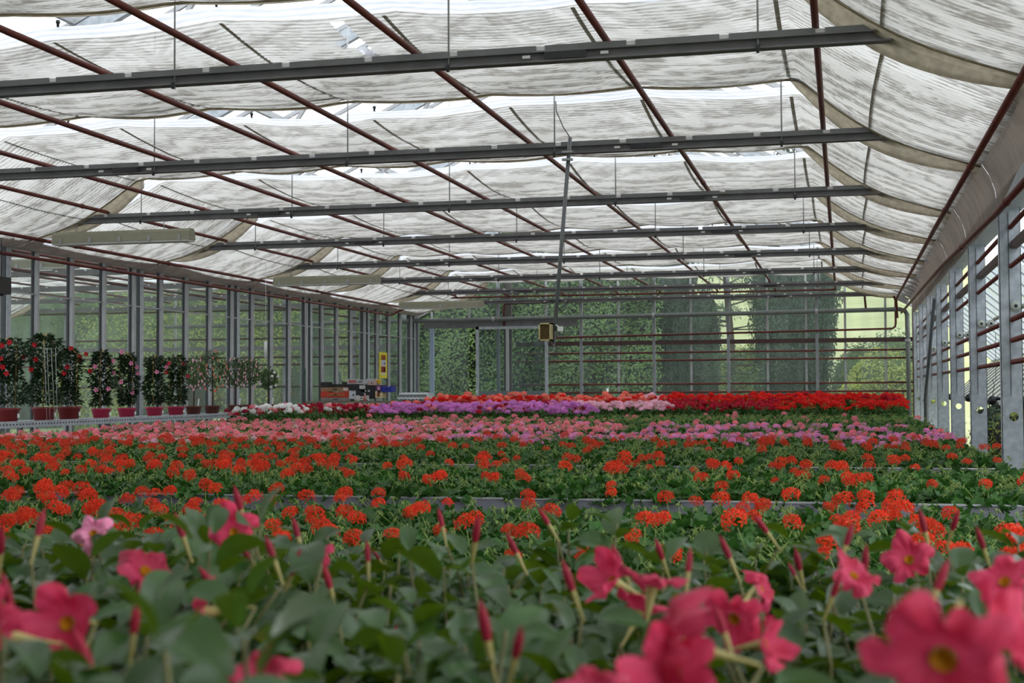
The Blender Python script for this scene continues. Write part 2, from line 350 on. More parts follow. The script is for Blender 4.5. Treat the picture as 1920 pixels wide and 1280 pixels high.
# left wall pipes, joined by a bend at the far end
pipe('wall_pipe', [(-11.5, 12, 3.70), (-11.5, 24, 3.71), (-11.55, 35.4, 3.70), (-11.62, 35.65, 3.68), (-11.95, 35.6, 3.52), (-11.9, 35.3, 3.50), (-11.9, 24, 3.50), (-11.9, 12, 3.48)], .028, RUST, 'red-brown pipe loop along the top of the left glass wall', couplings=[((-11.5, Y, 3.705), (0, 1, 0)) for Y in (19, 22, 25.5, 29)] + [((-11.9, Y, 3.5), (0, 1, 0)) for Y in (20.5, 27)])

# ------------------------------------------------------------------ shade cloth panels
def lerp(a, b, t): return a+(b-a)*t
def profile(s, Y, left):
    """cross-section of the cloth: s 0..1 from left gutter to right gutter"""
    zR = zr(Y)+.50; KN = [(-11.78, 3.74), (KL, 4.62), (KR, 4.64), (1.36+max(0, dxr(Y)), zR)]
    L = [((KN[i+1][0]-KN[i][0])**2+(KN[i+1][1]-KN[i][1])**2)**.5 for i in range(3)]; T = sum(L); d = s*T
    for i in range(3):
        if d <= L[i] or i == 2: break
        d -= L[i]
    t = d/L[i]; x = lerp(KN[i][0], KN[i+1][0], t); z = lerp(KN[i][1], KN[i+1][1], t)
    nx, nz = -(KN[i+1][1]-KN[i][1])/L[i], (KN[i+1][0]-KN[i][0])/L[i]
    seg = 1.85 if i != 1 else 1.58; u = (t*L[i]/seg) % 1 if i == 1 else min(1, t) if i == 2 else t
    return x, z, nx, nz, i, u, t
def panel(Y0, Y1, label, seed, xr=(0, 1), shift=0):
    rr = random.Random(seed); nS, nT = 110, 250; P2 = []; PB = []; ph = [rr.uniform(0, 6.3) for _ in range(12)]
    for a in range(nS+1):
        s = xr[0]+(xr[1]-xr[0])*a/nS; col_ = []; base_ = []
        for b in range(nT+1):
            t = b/nT; Y = lerp(Y0, Y1, t)
            x, z, nx, nz, i, u, tt = profile(s, (Y0+Y1)/2, False)
            # scallop between supports, more towards the hem
            sc = -(.04+.025*t)*math.sin(pi*u)*(1 if i == 1 else .9)
            hang = .10*max(0, math.sin(pi*t))**.8*-1 + (-.02*t) + (.03 if i != 1 else 0)*math.sin(pi*t)
            if i != 1: sc += -.10*t*max(0, math.sin(pi*tt))**1.2
            amp = .006+.015*max(0, t-.12)**.8 if t > .10 else 0
            ph_ = 50*2*pi*(t**1.08) + .8*math.sin(x*1.7+ph[0]) + .6*math.sin(x*.6+ph[1]+3*t)*(1-t*.7)
            pl_ = amp*(abs(math.sin(ph_/2))*2-1)*(1+.35*math.sin(x*2.9+ph[2]+t*9))
            wr = .006*math.sin(x*5+ph[3]+t*23)*math.sin(t*31+x*2+ph[4])*(1-t)
            edge = .05*math.sin(x*1.1+ph[5])*(1 if t < .5 else 0)*(1-2*t if t < .5 else 0)
            dy = .08*math.sin(pi*u)*t*(-1) + .10*math.sin(x*.45+ph[6])*(t if t > .9 else .3*t)
            n = sc+hang+pl_+wr+edge; nb = sc+hang+edge-.001
            base_.append((x+shift+nx*nb, Y+dy, z+nz*nb))
            col_.append((x+shift+nx*n, Y+dy, z+nz*n))
        P2.append(col_); PB.append(base_)
    supp = set()
    prev = None
    for a in range(nS):
        s0 = xr[0]+(xr[1]-xr[0])*a/nS; s1 = xr[0]+(xr[1]-xr[0])*(a+1)/nS
        p0 = profile(s0, Y0, 0); p1 = profile(s1, Y0, 0)
        if p0[4] != p1[4] or (p0[4] == 1 and p1[5] < p0[5]) or (p0[4] != 1 and (p0[6] < .5 <= p1[6])): supp.add(a)
    def mf(i, j):
        if j < 20: return BAND
        if i in supp and j % 8 < 5: return TAPE
        return CLOTH
    # thin columns for the tapes
    g = MB(); g.grid(P2, CLOTH, True, lambda i, j: BAND if j < 20 else CLOTH)
    t = thing('shade_curtain', label, 'shade cloth', (0, 0, 0), group='shade cloth panels under the roof')
    g.obj('cloth', t)
    for a in supp:
        A = [Vector(p)+Vector((-.019, 0, 0)) for p in PB[a][24:]]; B = [p+Vector((.038, 0, 0)) for p in A]
        MB().grid([A, B], TAPE).obj('support_tape', t)
    # hem: rolled edge and, on the slopes, the drooping fold
    hm = MB(); hem = [Vector(P2[a][-1]) for a in range(nS+1)]
    hm.tube([p+Vector((0, .01, -.008)) for p in hem[::2]], .013, HEM, 6)
    fold = []
    for a in range(nS+1):
        s = xr[0]+(xr[1]-xr[0])*a/nS; _, _, nx, nz, i, u, tt = profile(s, Y1, 0)
        k = 0
        if i == 0: k = max(0, math.sin(pi*min(1, (1-tt)*1.0+.12)))**.6 if tt < .98 else .1; k = k.real
        if i == 2: k = max(0, math.sin(pi*min(.97, tt*.82+.1)))**.6
        d = .02+.10*k; p = hem[a]
        fold.append([p+Vector((-nx*d*f, .02+.16*math.sin(pi*f*.55)*(.25+k), -nz*d*f+.018*math.sin(f*16+a*.13)*k)) for f in (0, .15, .3, .45, .6, .75, .9, 1)])
    hm.grid(fold, HEM); hm.obj('folded_edge', t)
    # gliders
    for k, x in enumerate((-8.9, -6.6, -5.1, -2.4, .3)):
        a = min(range(nS+1), key=lambda q: abs(P2[q][0][0]-x-shift)); p = Vector(P2[a][0])
        MB().lathe([(0, 0), (.012, .005), (.012, .03), (.02, .035), (.018, .06), (0, .065)], p+Vector((0, 0, -.004)), BLACKP, 8).obj('glider', t)
    return t
plab = ['nearest to the camera, cut by the top picture edge', 'with the torn hole, between the first and second beam', 'between the second and third beam', 'between the third and fourth beam', 'between the fourth and fifth beam', 'between the fifth and sixth beam', 'between the sixth and seventh beam', 'farthest, before the end wall']
for k in range(8):
    Y0 = (6.11 if k == 0 else YB[k-1])+.38; Y1 = (10.11 if k == 0 else YB[k])-.10
    if k == 7: Y1 = YB[7]-.1
    t = panel(Y0, Y1, 'grey-white pleated shade cloth panel, '+plab[k], 30+k)
    if k == 1:   # torn hole with loose white flap
        c = next(o for o in t.children if o.name.startswith('cloth')); me = c.data
        q = at(664, 66, Z=4.58); kill = []
        import bmesh
        bm = bmesh.new(); bm.from_mesh(me)
        for f in bm.faces:
            p = f.calc_center_median(); dx = (p.x-q.x)/.12; dy = (p.y-q.y)/.42
            if dx*dx+dy*dy < 1+.25*math.sin(7*math.atan2(dy, dx)): kill.append(f)
        bmesh.ops.delete(bm, geom=kill, context='FACES'); bm.to_mesh(me); bm.free()
        fl = MB(); pts = []
        for a in range(9):
            row = []
            for b in range(7): row.append((q.x-.19+.05*a*.9, q.y+.45+.04*b*math.sin(a), q.z-.03*b-.02*math.sin(a*1.9+b)))
            pts.append(row)
        fl.grid(pts, BAND); fl.obj('torn_flap', t)
for k, (a_, b_) in enumerate(((-1.7, 2.0), (2.4, 6.0))): panel(a_, b_, 'grey-white shade cloth panel overhead, '+['above and behind the camera', 'just in front of the camera'][k], 90+k)
# neighbouring bay cloth, seen through the glass
BX = -14.1
for k in range(3, 8):
    panel(YB[k-1]+.38, YB[k]-.1, 'grey shade cloth panel in the neighbouring house, '+ORD[k-3]+' seen through the left glass', 60+k, (0.0, 1), BX)
# gutter aprons
for nm, pts_ in (('left', [(-11.78, 3.76), (-11.84, 3.68), (-11.98, 3.63), (-12.12, 3.64), (-12.3, 3.7)]), ('right', [(1.27, .58), (1.33, .52), (1.37, .46), (1.43, .36), (1.48, .22), (1.50, .08), (1.52, .0)])):
    for j in range(8):
        Ya = 6.2+4*j-.0; Yb_ = Ya+3.99; rows = []
        for (x, z) in pts_:
            row = []
            for k in range(13):
                Y = lerp(Ya, Yb_, k/12); zz = z if nm == 'left' else zr(Y)+z
                row.append((x+(0 if nm == 'left' else max(0, dxr(Y))), Y, zz-.05*math.sin(pi*k/12)*(.3 if nm == 'left' else .5)))
            rows.append(row)
        MB().grid(rows, GUTC).obj('gutter_apron', None, label='beige-grey gutter apron above the %s wall, %s' % (nm, 'nearest section' if j == 0 else ORD[j]+' section from the front'), cat='gutter apron', group='gutter aprons')
    
gb = MB(); gb.beam((XR+.05+dxr(3), 3, zr(3)+.10), (XR+.05+dxr(38.2), 38.2, zr(38.3)+.10), .25, .12, GALV); gb.obj('gutter', None, label='galvanised gutter on top of the right columns', cat='gutter')
gb = MB(); gb.beam((XL-.05, 3, 3.85), (XL-.05, 38.3, 3.85), .3, .14, GALV); gb.obj('gutter', None, label='galvanised valley gutter above the left glass wall', cat='gutter')

# ------------------------------------------------------------------ left glass wall
wl = thing('wall_left', 'tall glazed partition with aluminium mullions', 'glass wall', kind='structure')
for j in range(22):
    Y = 16.83+j*.995
    if Y > 38: break
    b = MB(); b.box((XL+.10, Y-.03, 0), (XL+.16, Y+.03, 3.66), ALU); b.box((XL+.06, Y-.045, 0), (XL+.10, Y+.045, 3.66), DARKST); b.obj('mullion', wl)
    MB().add([(XL+.08, Y+.03, .3), (XL+.08, Y+.965, .3), (XL+.08, Y+.965, 3.66), (XL+.08, Y+.03, 3.66)], [(0, 1, 2, 3)], GL_L).obj('pane', wl)
MB().box((XL+.05, 12, 3.62), (XL+.15, 38.2, 3.68), ALU).obj('head_rail', wl); MB().box((XL+.03, 12, .0), (XL+.15, 38.2, .3), GALV).obj('sill', wl)
for z in (2.95, ): MB().box((XL+.09, 16, z), (XL+.12, 38.2, z+.022), ALU).obj('wire_rail', wl)

# ------------------------------------------------------------------ far glass wall
PST = mat('post_grey', (146, 150, 154), .5, .05, noise=.2)
def farwall(X0, X1, thick, thin, door, name, label):
    w = thing(name, label, 'glass wall', kind='structure'); 
    top = 3.75
    def zt(x): return min(3.6+(ridge-3.6)*(1-abs(x-(X0+X1)/2)/((X1-X0)/2)), ridge)-.15
    for x in thick:
        if door and -11.6 < x < -10.3: continue
        MB().box((x-.04, YF-.1, 0), (x+.04, YF+.02, zt(x)), PST).obj('post', w)
    for x in thin:
        z0 = 3.4 if (door and -11.6 < x < -8.0) else 0
        MB().box((x-.03, YF, z0), (x+.03, YF+.05, zt(x)), ALU).obj('mullion', w)
    # glazing
    allx = sorted(set([X0, X1]+thick+thin))
    for a, b in zip(allx[:-1], allx[1:]):
        z0 = 3.4 if (door and a > -11.62 and b < -8.0) else 0.15
        MB().add([(a+.03, YF+.03, z0), (b-.03, YF+.03, z0), (b-.03, YF+.03, zt(b)), (a+.03, YF+.03, zt(a))], [(0, 1, 2, 3)], GL).obj('pane', w)
    MB().box((X0, YF-.02, 0), (-11.6 if door else X1, YF+.06, .15), GALV).obj('sill', w)
    if door: MB().box((-8.1, YF-.02, 0), (X1, YF+.06, .15), GALV).obj('sill', w)
    for s_ in (0, 1):
        xa = X0 if s_ == 0 else X1; MB().beam((xa, YF+.03, zt(xa)+.1), ((X0+X1)/2, YF+.03, ridge), .1, .12, ALU).obj('verge_rail', w)
    return w
wf = farwall(-12.2, 2.1, [-12.05, -9.62, -7.19, -5.12, -3.06, -.67, 2.0], [-11.63, -10.5, -8.22, -6.14, -4.1, -2.0, -.96, .08, 1.14], True, 'wall_far', 'glazed end wall with grey posts and mullions')
wn = farwall(-26.2, -12.35, [-26, -23.5, -21, -18.6, -16.2, -14], [-24.7, -22.2, -19.8, -17.4, -15.1, -13.2], False, 'wall_far_neighbour', 'glazed end wall of the neighbouring house')
# door
MB().box((-11.85, YF-.12, 3.25), (-7.3, YF-.02, 3.44), STEEL).obj('door_header', None, label='long grey sliding door header beam', cat='door rail', kind=None)
MB().box((-11.66, YF-.12, 0), (-11.54, YF-.02, 3.25), mat('pale_blue_post', (160, 178, 200), .5, .1)).obj('door_post', None, label='pale blue-grey post left of the open doorway', cat='post')
dr = thing('door_1', 'grey framed sliding glass door standing open to the right', 'sliding door', (0, 0, 0), kind='structure')
b = MB(); y0, y1 = YF-.2, YF-.15
for x in (-10.25, -8.22): b.box((x, y0, .05), (x+.09, y1, 3.28), GALV)
b.box((-10.25, y0, 3.2), (-8.13, y1, 3.28), GALV); b.obj('door_frame', dr)
MB().box((-10.16, y0+.01, .05), (-8.22, y1-.01, 1.43), mat('door_panel', (112, 122, 126), .5, .2)).obj('door_panel', dr)
MB().box((-9.36, y0, 1.43), (-9.27, y1, 3.2), ALU).obj('door_mullion', dr)
for a, c in ((-10.16, -9.36), (-9.27, -8.22)): MB().add([(a, y0+.025, 1.43), (c, y0+.025, 1.43), (c, y0+.025, 3.2), (a, y0+.025, 3.2)], [(0, 1, 2, 3)], GL_D).obj('door_pane', dr)
MB().tube([(-10.2, y0-.02, 1.3), (-10.2, y0-.07, 1.32), (-10.2, y0-.07, 1.44), (-10.2, y0-.02, 1.46)], .012, WHITEP, 6).obj('door_handle', dr)
b = MB().box((-9.5, YF+.15, 0), (-9.28, YF+.27, 4.6), BROWN); b.obj('outer_post', None, label='rusty brown steel post just outside the end wall', cat='post')
# horizontal pipes of the end wall
yp = YF-.16
GP = mat('grey_pipe', (120, 126, 124), .5, .2, noise=.2)
gp = pipe('grey_pipe', [(-20, yp-.12, 3.42), (-12.2, yp-.12, 3.47), (-3, yp-.12, 3.52), (1.50, yp-.12, 3.56), (1.63, yp-.12, 3.52), (1.69, yp-.12, 3.42), (1.70, yp-.12, 2.6), (1.71, yp-.12, .05)], .062, GP, 'thick grey pipe across the end wall bending down at the right', couplings=[((-9.7, yp-.12, 3.485), (1, 0, 0)), ((-5.1, yp-.12, 3.51), (1, 0, 0)), ((-.67, yp-.12, 3.54), (1, 0, 0)), ((1.70, yp-.12, 2.72), (0, 0, 1))], rings=ALU)
pipe('wall_pipe', [(-9.42, yp, 3.2), (-9.42, yp, 3.88), (-9.36, yp, 3.93), (.50, yp, 4.02), (.60, yp, 3.97), (.63, yp, 3.6)], .03, RUST, 'top red-brown pipe of the end wall with a bent right end')
pipe('wall_pipe', [(-8.1, yp, 2.93), (1.30, yp, 3.05), (1.38, yp, 3.10), (1.40, yp, 3.2), (1.40, yp, 3.80), (1.36, yp-.15, 3.9)], .03, RUST, 'second red-brown pipe of the end wall rising at the right')
for z, x0, nm in ((2.48, -9.1, 'third red-brown pipe of the end wall from the top'), (2.26, -9.1, 'fourth red-brown pipe of the end wall from the top'), (1.60, -9.1, 'fifth red-brown pipe of the end wall, just over the flowers'), (1.37, -8.1, 'lowest red-brown pipe of the end wall')):
    pipe('wall_pipe', [(x0, YF-.035, z), (1.9, YF-.035, z+.01)], .028, RUST, nm, 'end wall pipes')
MB().box((-9.1, YF-.07, 2.70), (1.9, YF-.01, 2.82), BROWN).obj('wall_rail', None, label='flat brown rail across the end wall', cat='rail')
for k, x in enumerate((1.87, 2.02)): MB().tube([(x, YF-.1-.5*k, 0), (x, YF-.1-.5*k, 3.6-.3*k)], .05-.015*k, RUST, 10).obj('corner_pipe', None, label='upright red pipe in the far right corner, '+('thicker' if k == 0 else 'thinner'), cat='pipe')
for z, nm in ((3.88, 'highest'), (3.03, 'second'), (2.47, 'third'), (2.25, 'fourth'), (1.6, 'lowest')):
    pipe('wall_pipe', [(-25.8, yp, z), (-12.5, yp, z)], .03, BROWN, 'brown pipe on the neighbouring end wall, '+nm, 'neighbouring end wall pipes')
MB().box((-26, yp, 2.68), (-12.5, yp+.06, 2.8), STEEL).obj('wall_rail', None, label='flat grey rail on the neighbouring end wall', cat='rail')
# neighbouring house: ties, pipes, lamp
for i in range(2, 8):
    Y = YB[i]; t = thing('roof_truss', 'grey tie beam in the neighbouring house, '+ORD[i-2]+' seen through the left glass', 'roof beam', (BX, Y, 0), group='tie beams in the neighbouring house')
    MB().box((-11.3, -.05, 3.93), (1.0, .05, 4.015), STEEL).obj('tie_bar', t)
    s = MB(); x = -11.1
    while x < .7: s.box((x, -.03, 4.017), (x+.62, .03, 4.058), STRIP); place(clipm, 'clip', t, (x+.655, 0, 4.02)); x += .69
    s.obj('rack_strip', t)
for k, x in enumerate((-13.4, -14.9, -16.4, -17.9, -19.4, -20.9, -22.4)):
    pipe('heating_pipe', [(x, 15, zp), (x, 37.2, zp)], .027, RUST, 'red-brown lengthwise pipe in the neighbouring house, %s from the glass' % ORD[k], 'lengthwise pipes next door')
pipe('wall_pipe', [(-12.72, 15, 3.70), (-12.72, 37, 3.70)], .028, RUST, 'upper red-brown pipe just behind the left glass', None)
pipe('wall_pipe', [(-12.62, 15, 3.38), (-12.62, 37, 3.40)], .028, RUST, 'lower red-brown pipe just behind the left glass', None)
for j in range(7):   # columns on the far side of the neighbour
    Y = YB[j+1]
    MB().box((-26.25, Y-.06, 0), (-26.0, Y+.06, 3.7), GALV).obj('steel_column', None, label='galvanised column on the far side of the neighbouring house, %s from the front' % ORD[j], cat='column', group='far columns next door')

# ------------------------------------------------------------------ lamps
OLIVE = mat('lamp_housing', (146, 146, 124), .5, noise=.1)
def lamp(loc, L, label, hang=.28):
    t = thing('trough_lamp', label, 'lamp', loc, group='fluorescent trough lamps')
    prof = [(-.11, -.02), (-.085, .10), (-.05, .14), (.05, .14), (.085, .10), (.11, -.02)]
    vs = [(x, y, z) for x in (0, L) for (y, z) in prof]; fs = [(i, i+1, i+7, i+6) for i in range(5)]+[tuple(range(5, -1, -1)), tuple(range(6, 12))]
    MB().add(vs, fs, OLIVE).obj('housing', t)
    MB().box((.01, -.10, -.05), (L-.01, .10, -.018), mat('lamp_diffuser', (196, 198, 192), .4)).obj('diffuser', t)
    for k in range(5):
        x = .15+(L-.3)*k/4
        MB().box((x-.02, -.118, -.03), (x+.02, -.10, .045), ALU).obj('clip', t)
    for k in (.35, L-.45):
        MB().tube([(k, 0, .14), (k, 0, .14+hang)], .006, ALU, 5).obj('hanger', t)
lamp((-11.27, 18.05, 3.66), 2.2, 'olive-grey trough lamp under the third beam, nearest of the hanging lamps', .13)
lamp((-11.25, 26.05, 3.64), 2.25, 'olive-grey trough lamp in the middle distance under the fifth beam', .15)
lamp((-11.2, 34.05, 3.62), 2.25, 'olive-grey trough lamp above the doorway, farthest of the hanging lamps', .17)
lamp((-15.6, 22.0, 3.72), 2.3, 'olive-grey trough lamp in the neighbouring house', .1)

# ------------------------------------------------------------------ sensor pole
t = thing('sensor_pole', 'long grey hanging conduit with a yellowed sensor box at its lower end', 'sensor pole', (0, 0, 0))
pt, pb_ = at(1069, 258, Y=14.0), at(1038, 642, Y=14.0)
MB().tube([pt, pb_], .021, mat('conduit', (112, 116, 118), .5, .2), 10).obj('conduit', t)
MB().tube([at(1042, 190, Y=14.0), at(1043, 208, Y=14.0), at(1056, 238, Y=14.0), pt], .005, DARKST, 5).obj('cable', t)
b = MB(); q = at(1065, 292, Y=13.97)
b.box((q.x-.06, q.y-.03, q.z-.05), (q.x+.05, q.y+.02, q.z-.03), ALU); b.box((q.x-.06, q.y-.03, q.z+.03), (q.x+.05, q.y+.02, q.z+.05), ALU); b.obj('clamp', t)
BOXY = mat('yellowed_plastic', (206, 196, 148), .5, rgb2=(170, 158, 104), nscale=30); BOXD = mat('box_grille', (112, 88, 40), .7, rgb2=(70, 50, 24), nscale=60)
a, c = at(1013, 606, Y=13.95), at(1036, 639, Y=13.95)
b = MB(); x0, x1, z0, z1 = a.x, c.x, c.z, a.z
b.box((x0, 13.86, z0), (x1, 14.0, z0+.015), BOXY); b.box((x0, 13.86, z1-.015), (x1, 14.0, z1), BOXY); b.box((x0, 13.86, z0), (x0+.015, 14.0, z1), BOXY); b.box((x1-.014, 13.86, z0), (x1, 14.0, z1), BOXY); b.box((x0, 13.98, z0), (x1, 14.0, z1), BOXY)
b.obj('sensor_box', t)
g = MB(); 
for k in range(9): z = z0+.02+(z1-z0-.04)*k/9; g.box((x0+.016, 13.885, z), (x1-.016, 13.90, z+.012), BOXD)
g.box((x0+.016, 13.9, z0+.016), (x1-.016, 13.92, z1-.016), BOXD); g.obj('grille', t)
a, c = at(1047, 612, Y=13.95), at(1055, 621, Y=13.95)
MB().box((a.x, 13.9, c.z), (c.x, 13.98, a.z), WHITEP).obj('probe', t); MB().beam((a.x-.03, 13.96, a.z+.02), (a.x+.01, 13.96, a.z-.01), .012, .012, WHITEP).obj('probe_arm', t)
k0 = at(1026, 641, Y=13.95); kc = at(1031, 652, Y=13.95)
MB().tube([k0]+[kc+Vector((.05*math.cos(a_), .0, .05*math.sin(a_))) for a_ in [2.2+i*.5 for i in range(12)]]+[at(1040, 648, Y=13.95), at(1041, 620, Y=13.97)], .0045, mat('cable_grey', (150, 150, 154), .5), 5).obj('cable_loop', t)

# black box at the left edge, hanging cords, white tube
q0, q1 = at(-14, 516, X=-11.8), at(21, 552, X=-11.8)
bb = MB().box((-11.95, 17.35, q1.z), (-11.8, q1.y, q0.z), BLACKP).obj('speaker_box', None, label='black box hanging high at the left picture edge', cat='speaker')
MB().lathe([(0, -.04), (.03, -.035), (.035, 0)], (-11.8, 17.5, q1.z), BLACKP, 10).obj('cable_gland', bb)
MB().tube([(-11.8, 17.5, q0.z), (-11.8, 17.5, 3.8)], .008, DARKST, 5).obj('hanger', bb)
tb = thing('hanging_tube', 'small white tube hanging on a thin cord by the left glass', 'tube')
a = at(498, 640, X=-10.9); c = at(498, 672, X=-10.9)
MB().tube([a, c], .03, WHITEP, 8).obj('tube', tb); MB().tube([a, (a.x, a.y, 4.0)], .004, WHITEP, 4).obj('cord', tb)
cd = thing('string_bundle', 'bundle of thin pale cords hanging in front of the red climbers', 'strings')
for k, (xa, xb) in enumerate(((83, 88), (88, 94), (96, 103), (104, 108))):
    p = at(xa, 652, X=-10.7); q = at(xb, 792, X=-10.7); MB().tube([p, q], .004, mat('cord', (190, 195, 195), .5), 4).obj('string', cd)
gr = pipe('green_stick', [at(572, 690, X=-10.6), at(572, 752, X=-10.6), Vector((-10.6, at(572, 752, X=-10.6).y, 0))], .016, mat('dark_green_stick', (30, 70, 50), .5), 'dark green thin stick standing in the flowers left of the crates', cat='stick')
wi = pipe('support_wire', [at(572, 540, X=-10.6), at(572, 690, X=-10.6)], .005, ALU, 'thin wire hanging above the dark green stick', cat='wire')

# ------------------------------------------------------------------ right side: pulleys, motors, folded vents
for i, Y in enumerate(YB[1:6]):
    t = thing('pulley', 'pair of grey pulley wheels on the right side, %s' % ['beside the nearest column', 'beside the second column', 'beside the third column', 'beside the fourth column', 'beside the fifth column'][i], 'pulley', (XR+dxr(Y), Y, 2.24+.01*i), group='pulleys on the right columns')
    pm = mat('pulley_plastic', (176, 182, 174), .5)
    for k in (0, 1):
        ax = Matrix(((1, 0, 0), (0, 0, -1), (0, 1, 0)))
        MB().lathe([(.0, -.012), (.022, -.012), (.026, -.018), (.048, -.018), (.050, 0), (.048, .018), (0, .018)], (.05+.115*k, -.09, 0), pm, 16, ax).obj('wheel', t)
        MB().lathe([(.0, .022), (.016, .02), (.018, 0)], (.05+.115*k, -.09, 0), BLACKP, 10, ax).obj('hub', t)
    MB().tube([(.17, -.06, .02), (.17, 3.0, .02)], .022, pm, 8).obj('winding_tube', t)
v1 = thing('vent_flap', 'row of glazed vent flaps leaning outward beyond the right columns', 'vent', (.12-.0145*14, 0, 0), -.0145); Z1 = 3.15
MB().add([(1.95, 8, 3.3), (3.3, 8, 2.15), (3.3, 37.5, 2.15), (1.95, 37.5, 3.3)], [(0, 1, 2, 3)], GL_V).obj('vent_pane', v1)
for j in range(30): Y = 8.2+j*1.0; MB().beam((1.95, Y, 3.28), (3.3, Y, 2.13), .022, .02, ALU).obj('vent_bar', v1)
MB().tube([(3.3, 8, 2.14), (3.3, 37.5, 2.14)], .03, ALU, 8).obj('vent_rail', v1)
v2 = thing('side_sheet', 'white ribbed side sheet sloping inward below the vents', 'side sheet', (.12-.0145*14, 0, 0), -.0145)
MB().add([(3.3, 8, 2.1), (2.3, 8, 1.22), (2.3, 37.5, 1.22), (3.3, 37.5, 2.1)], [(0, 1, 2, 3)], SHEET).obj('sheet', v2)
for j in range(30): Y = 8.3+j*1.0; MB().beam((3.26, Y, 2.1), (2.26, Y, 1.24), .03, .022, STEEL).obj('sheet_rib', v2)
MB().box((2.24, 8, 1.16), (2.32, 37.5, 1.23), WHITEP).obj('bottom_rail', v2)
for i, (px, py) in enumerate(((1920, 757), (1861, 751), (1817, 746), (1784, 744))):
    p = at(px, py, X=2.15); nmm = ['cut by the right edge', 'between the first and second column', 'between the second and third column', 'between the third and fourth column'][i]
    t = thing('weight_ball', 'round black hanging weight on a cord, '+nmm, 'weight', p, group='weights under the side sheet')
    MB().lathe([(0, -.07), (.05, -.055), (.072, 0), (.055, .05), (.02, .075), (0, .08)], (0, 0, 0), BLACKP, 14).obj('weight', t)
    MB().lathe([(0, -.03), (.035, -.02), (.035, .02), (0, .03)], (.09, 0, .03), BLACKP, 10).obj('knob', t)
    MB().tube([(0, 0, .06), (.03, 0, .25), (-.0, 0, .32)], .005, BLACKP, 5).obj('hook', t)
    MB().tube([(.05, 0, .28), (.07, .1, 1.0)], .004, DARKST, 4).obj('cord', t)
ln = pipe('leaning_rod', [Vector((at(1735, 745, X=1.45).x, at(1735, 745, X=1.45).y+.0, 0)), at(1735, 745, X=1.45), at(1752, 560, X=1.45)], .03, mat('rod_grey', (104, 110, 114), .5, .2), 'slender grey rod leaning by the far right columns', cat='rod')

# ------------------------------------------------------------------ benches
BZ = .86
ROWS = [(3.75, 6.25), (7.31, 9.65), (10.6, 12.95), (13.9, 16.2), (17.2, 19.5), (20.5, 22.8), (23.8, 26.1), (27.1, 29.4), (30.4, 32.8)]
BN = ['second bench from the camera, of red geraniums', 'bench with the long visible grey board, third from the camera', 'fourth bench from the camera, red geraniums', 'fifth bench, pink and lilac geraniums', 'sixth bench from the camera, pink geraniums', 'seventh bench from the camera', 'eighth bench, crimson and violet geraniums', 'ninth bench from the camera', 'farthest bench before the end wall']
def bench(x0, x1, y0, y1, label):
    t = thing('plant_bench', label, 'bench', ((x0+x1)/2, (y0+y1)/2, 0), group='aluminium rolling benches'); w, d = (x1-x0)/2, (y1-y0)/2
    for nm, a, c in (('front_board', (-w, -d, BZ-.15), (w, -d+.02, BZ-.005)), ('back_board', (-w, d-.02, BZ-.15), (w, d, BZ-.005)), ('side_board', (-w, -d, BZ-.15), (-w+.02, d, BZ-.005)), ('side_board', (w-.02, -d, BZ-.15), (w, d, BZ-.005))):
        o = MB().box(a, c, BENCH).obj(nm, t); e = MB()
        e.box((a[0]-.004, a[1]-.004, BZ-.006), (c[0]+.004, c[1]+.004, BZ+.002), RIM); e.obj('rim', o)
    MB().box((-w+.02, -d+.02, BZ-.15), (w-.02, d-.02, BZ-.12), TRAY).obj('tray', t)
    n = max(2, int((x1-x0)/2.5))
    for k in range(n+1):
        for y in (-d+.3, d-.3): x = -w+.2+(2*w-.4)*k/n; MB().box((x-.025, y-.025, 0), (x+.025, y+.025, BZ-.15), GALV).obj('leg', t)
for (y0, y1), l in zip(ROWS, BN): bench(-10.35 if y0 < 27 else -9.6, 1.15, y0, y1, 'grey aluminium plant tray bench, '+l)
bench(-3.2, 1.1, .55, 3.0, 'grey aluminium plant tray bench in the foreground under the mandevillas')

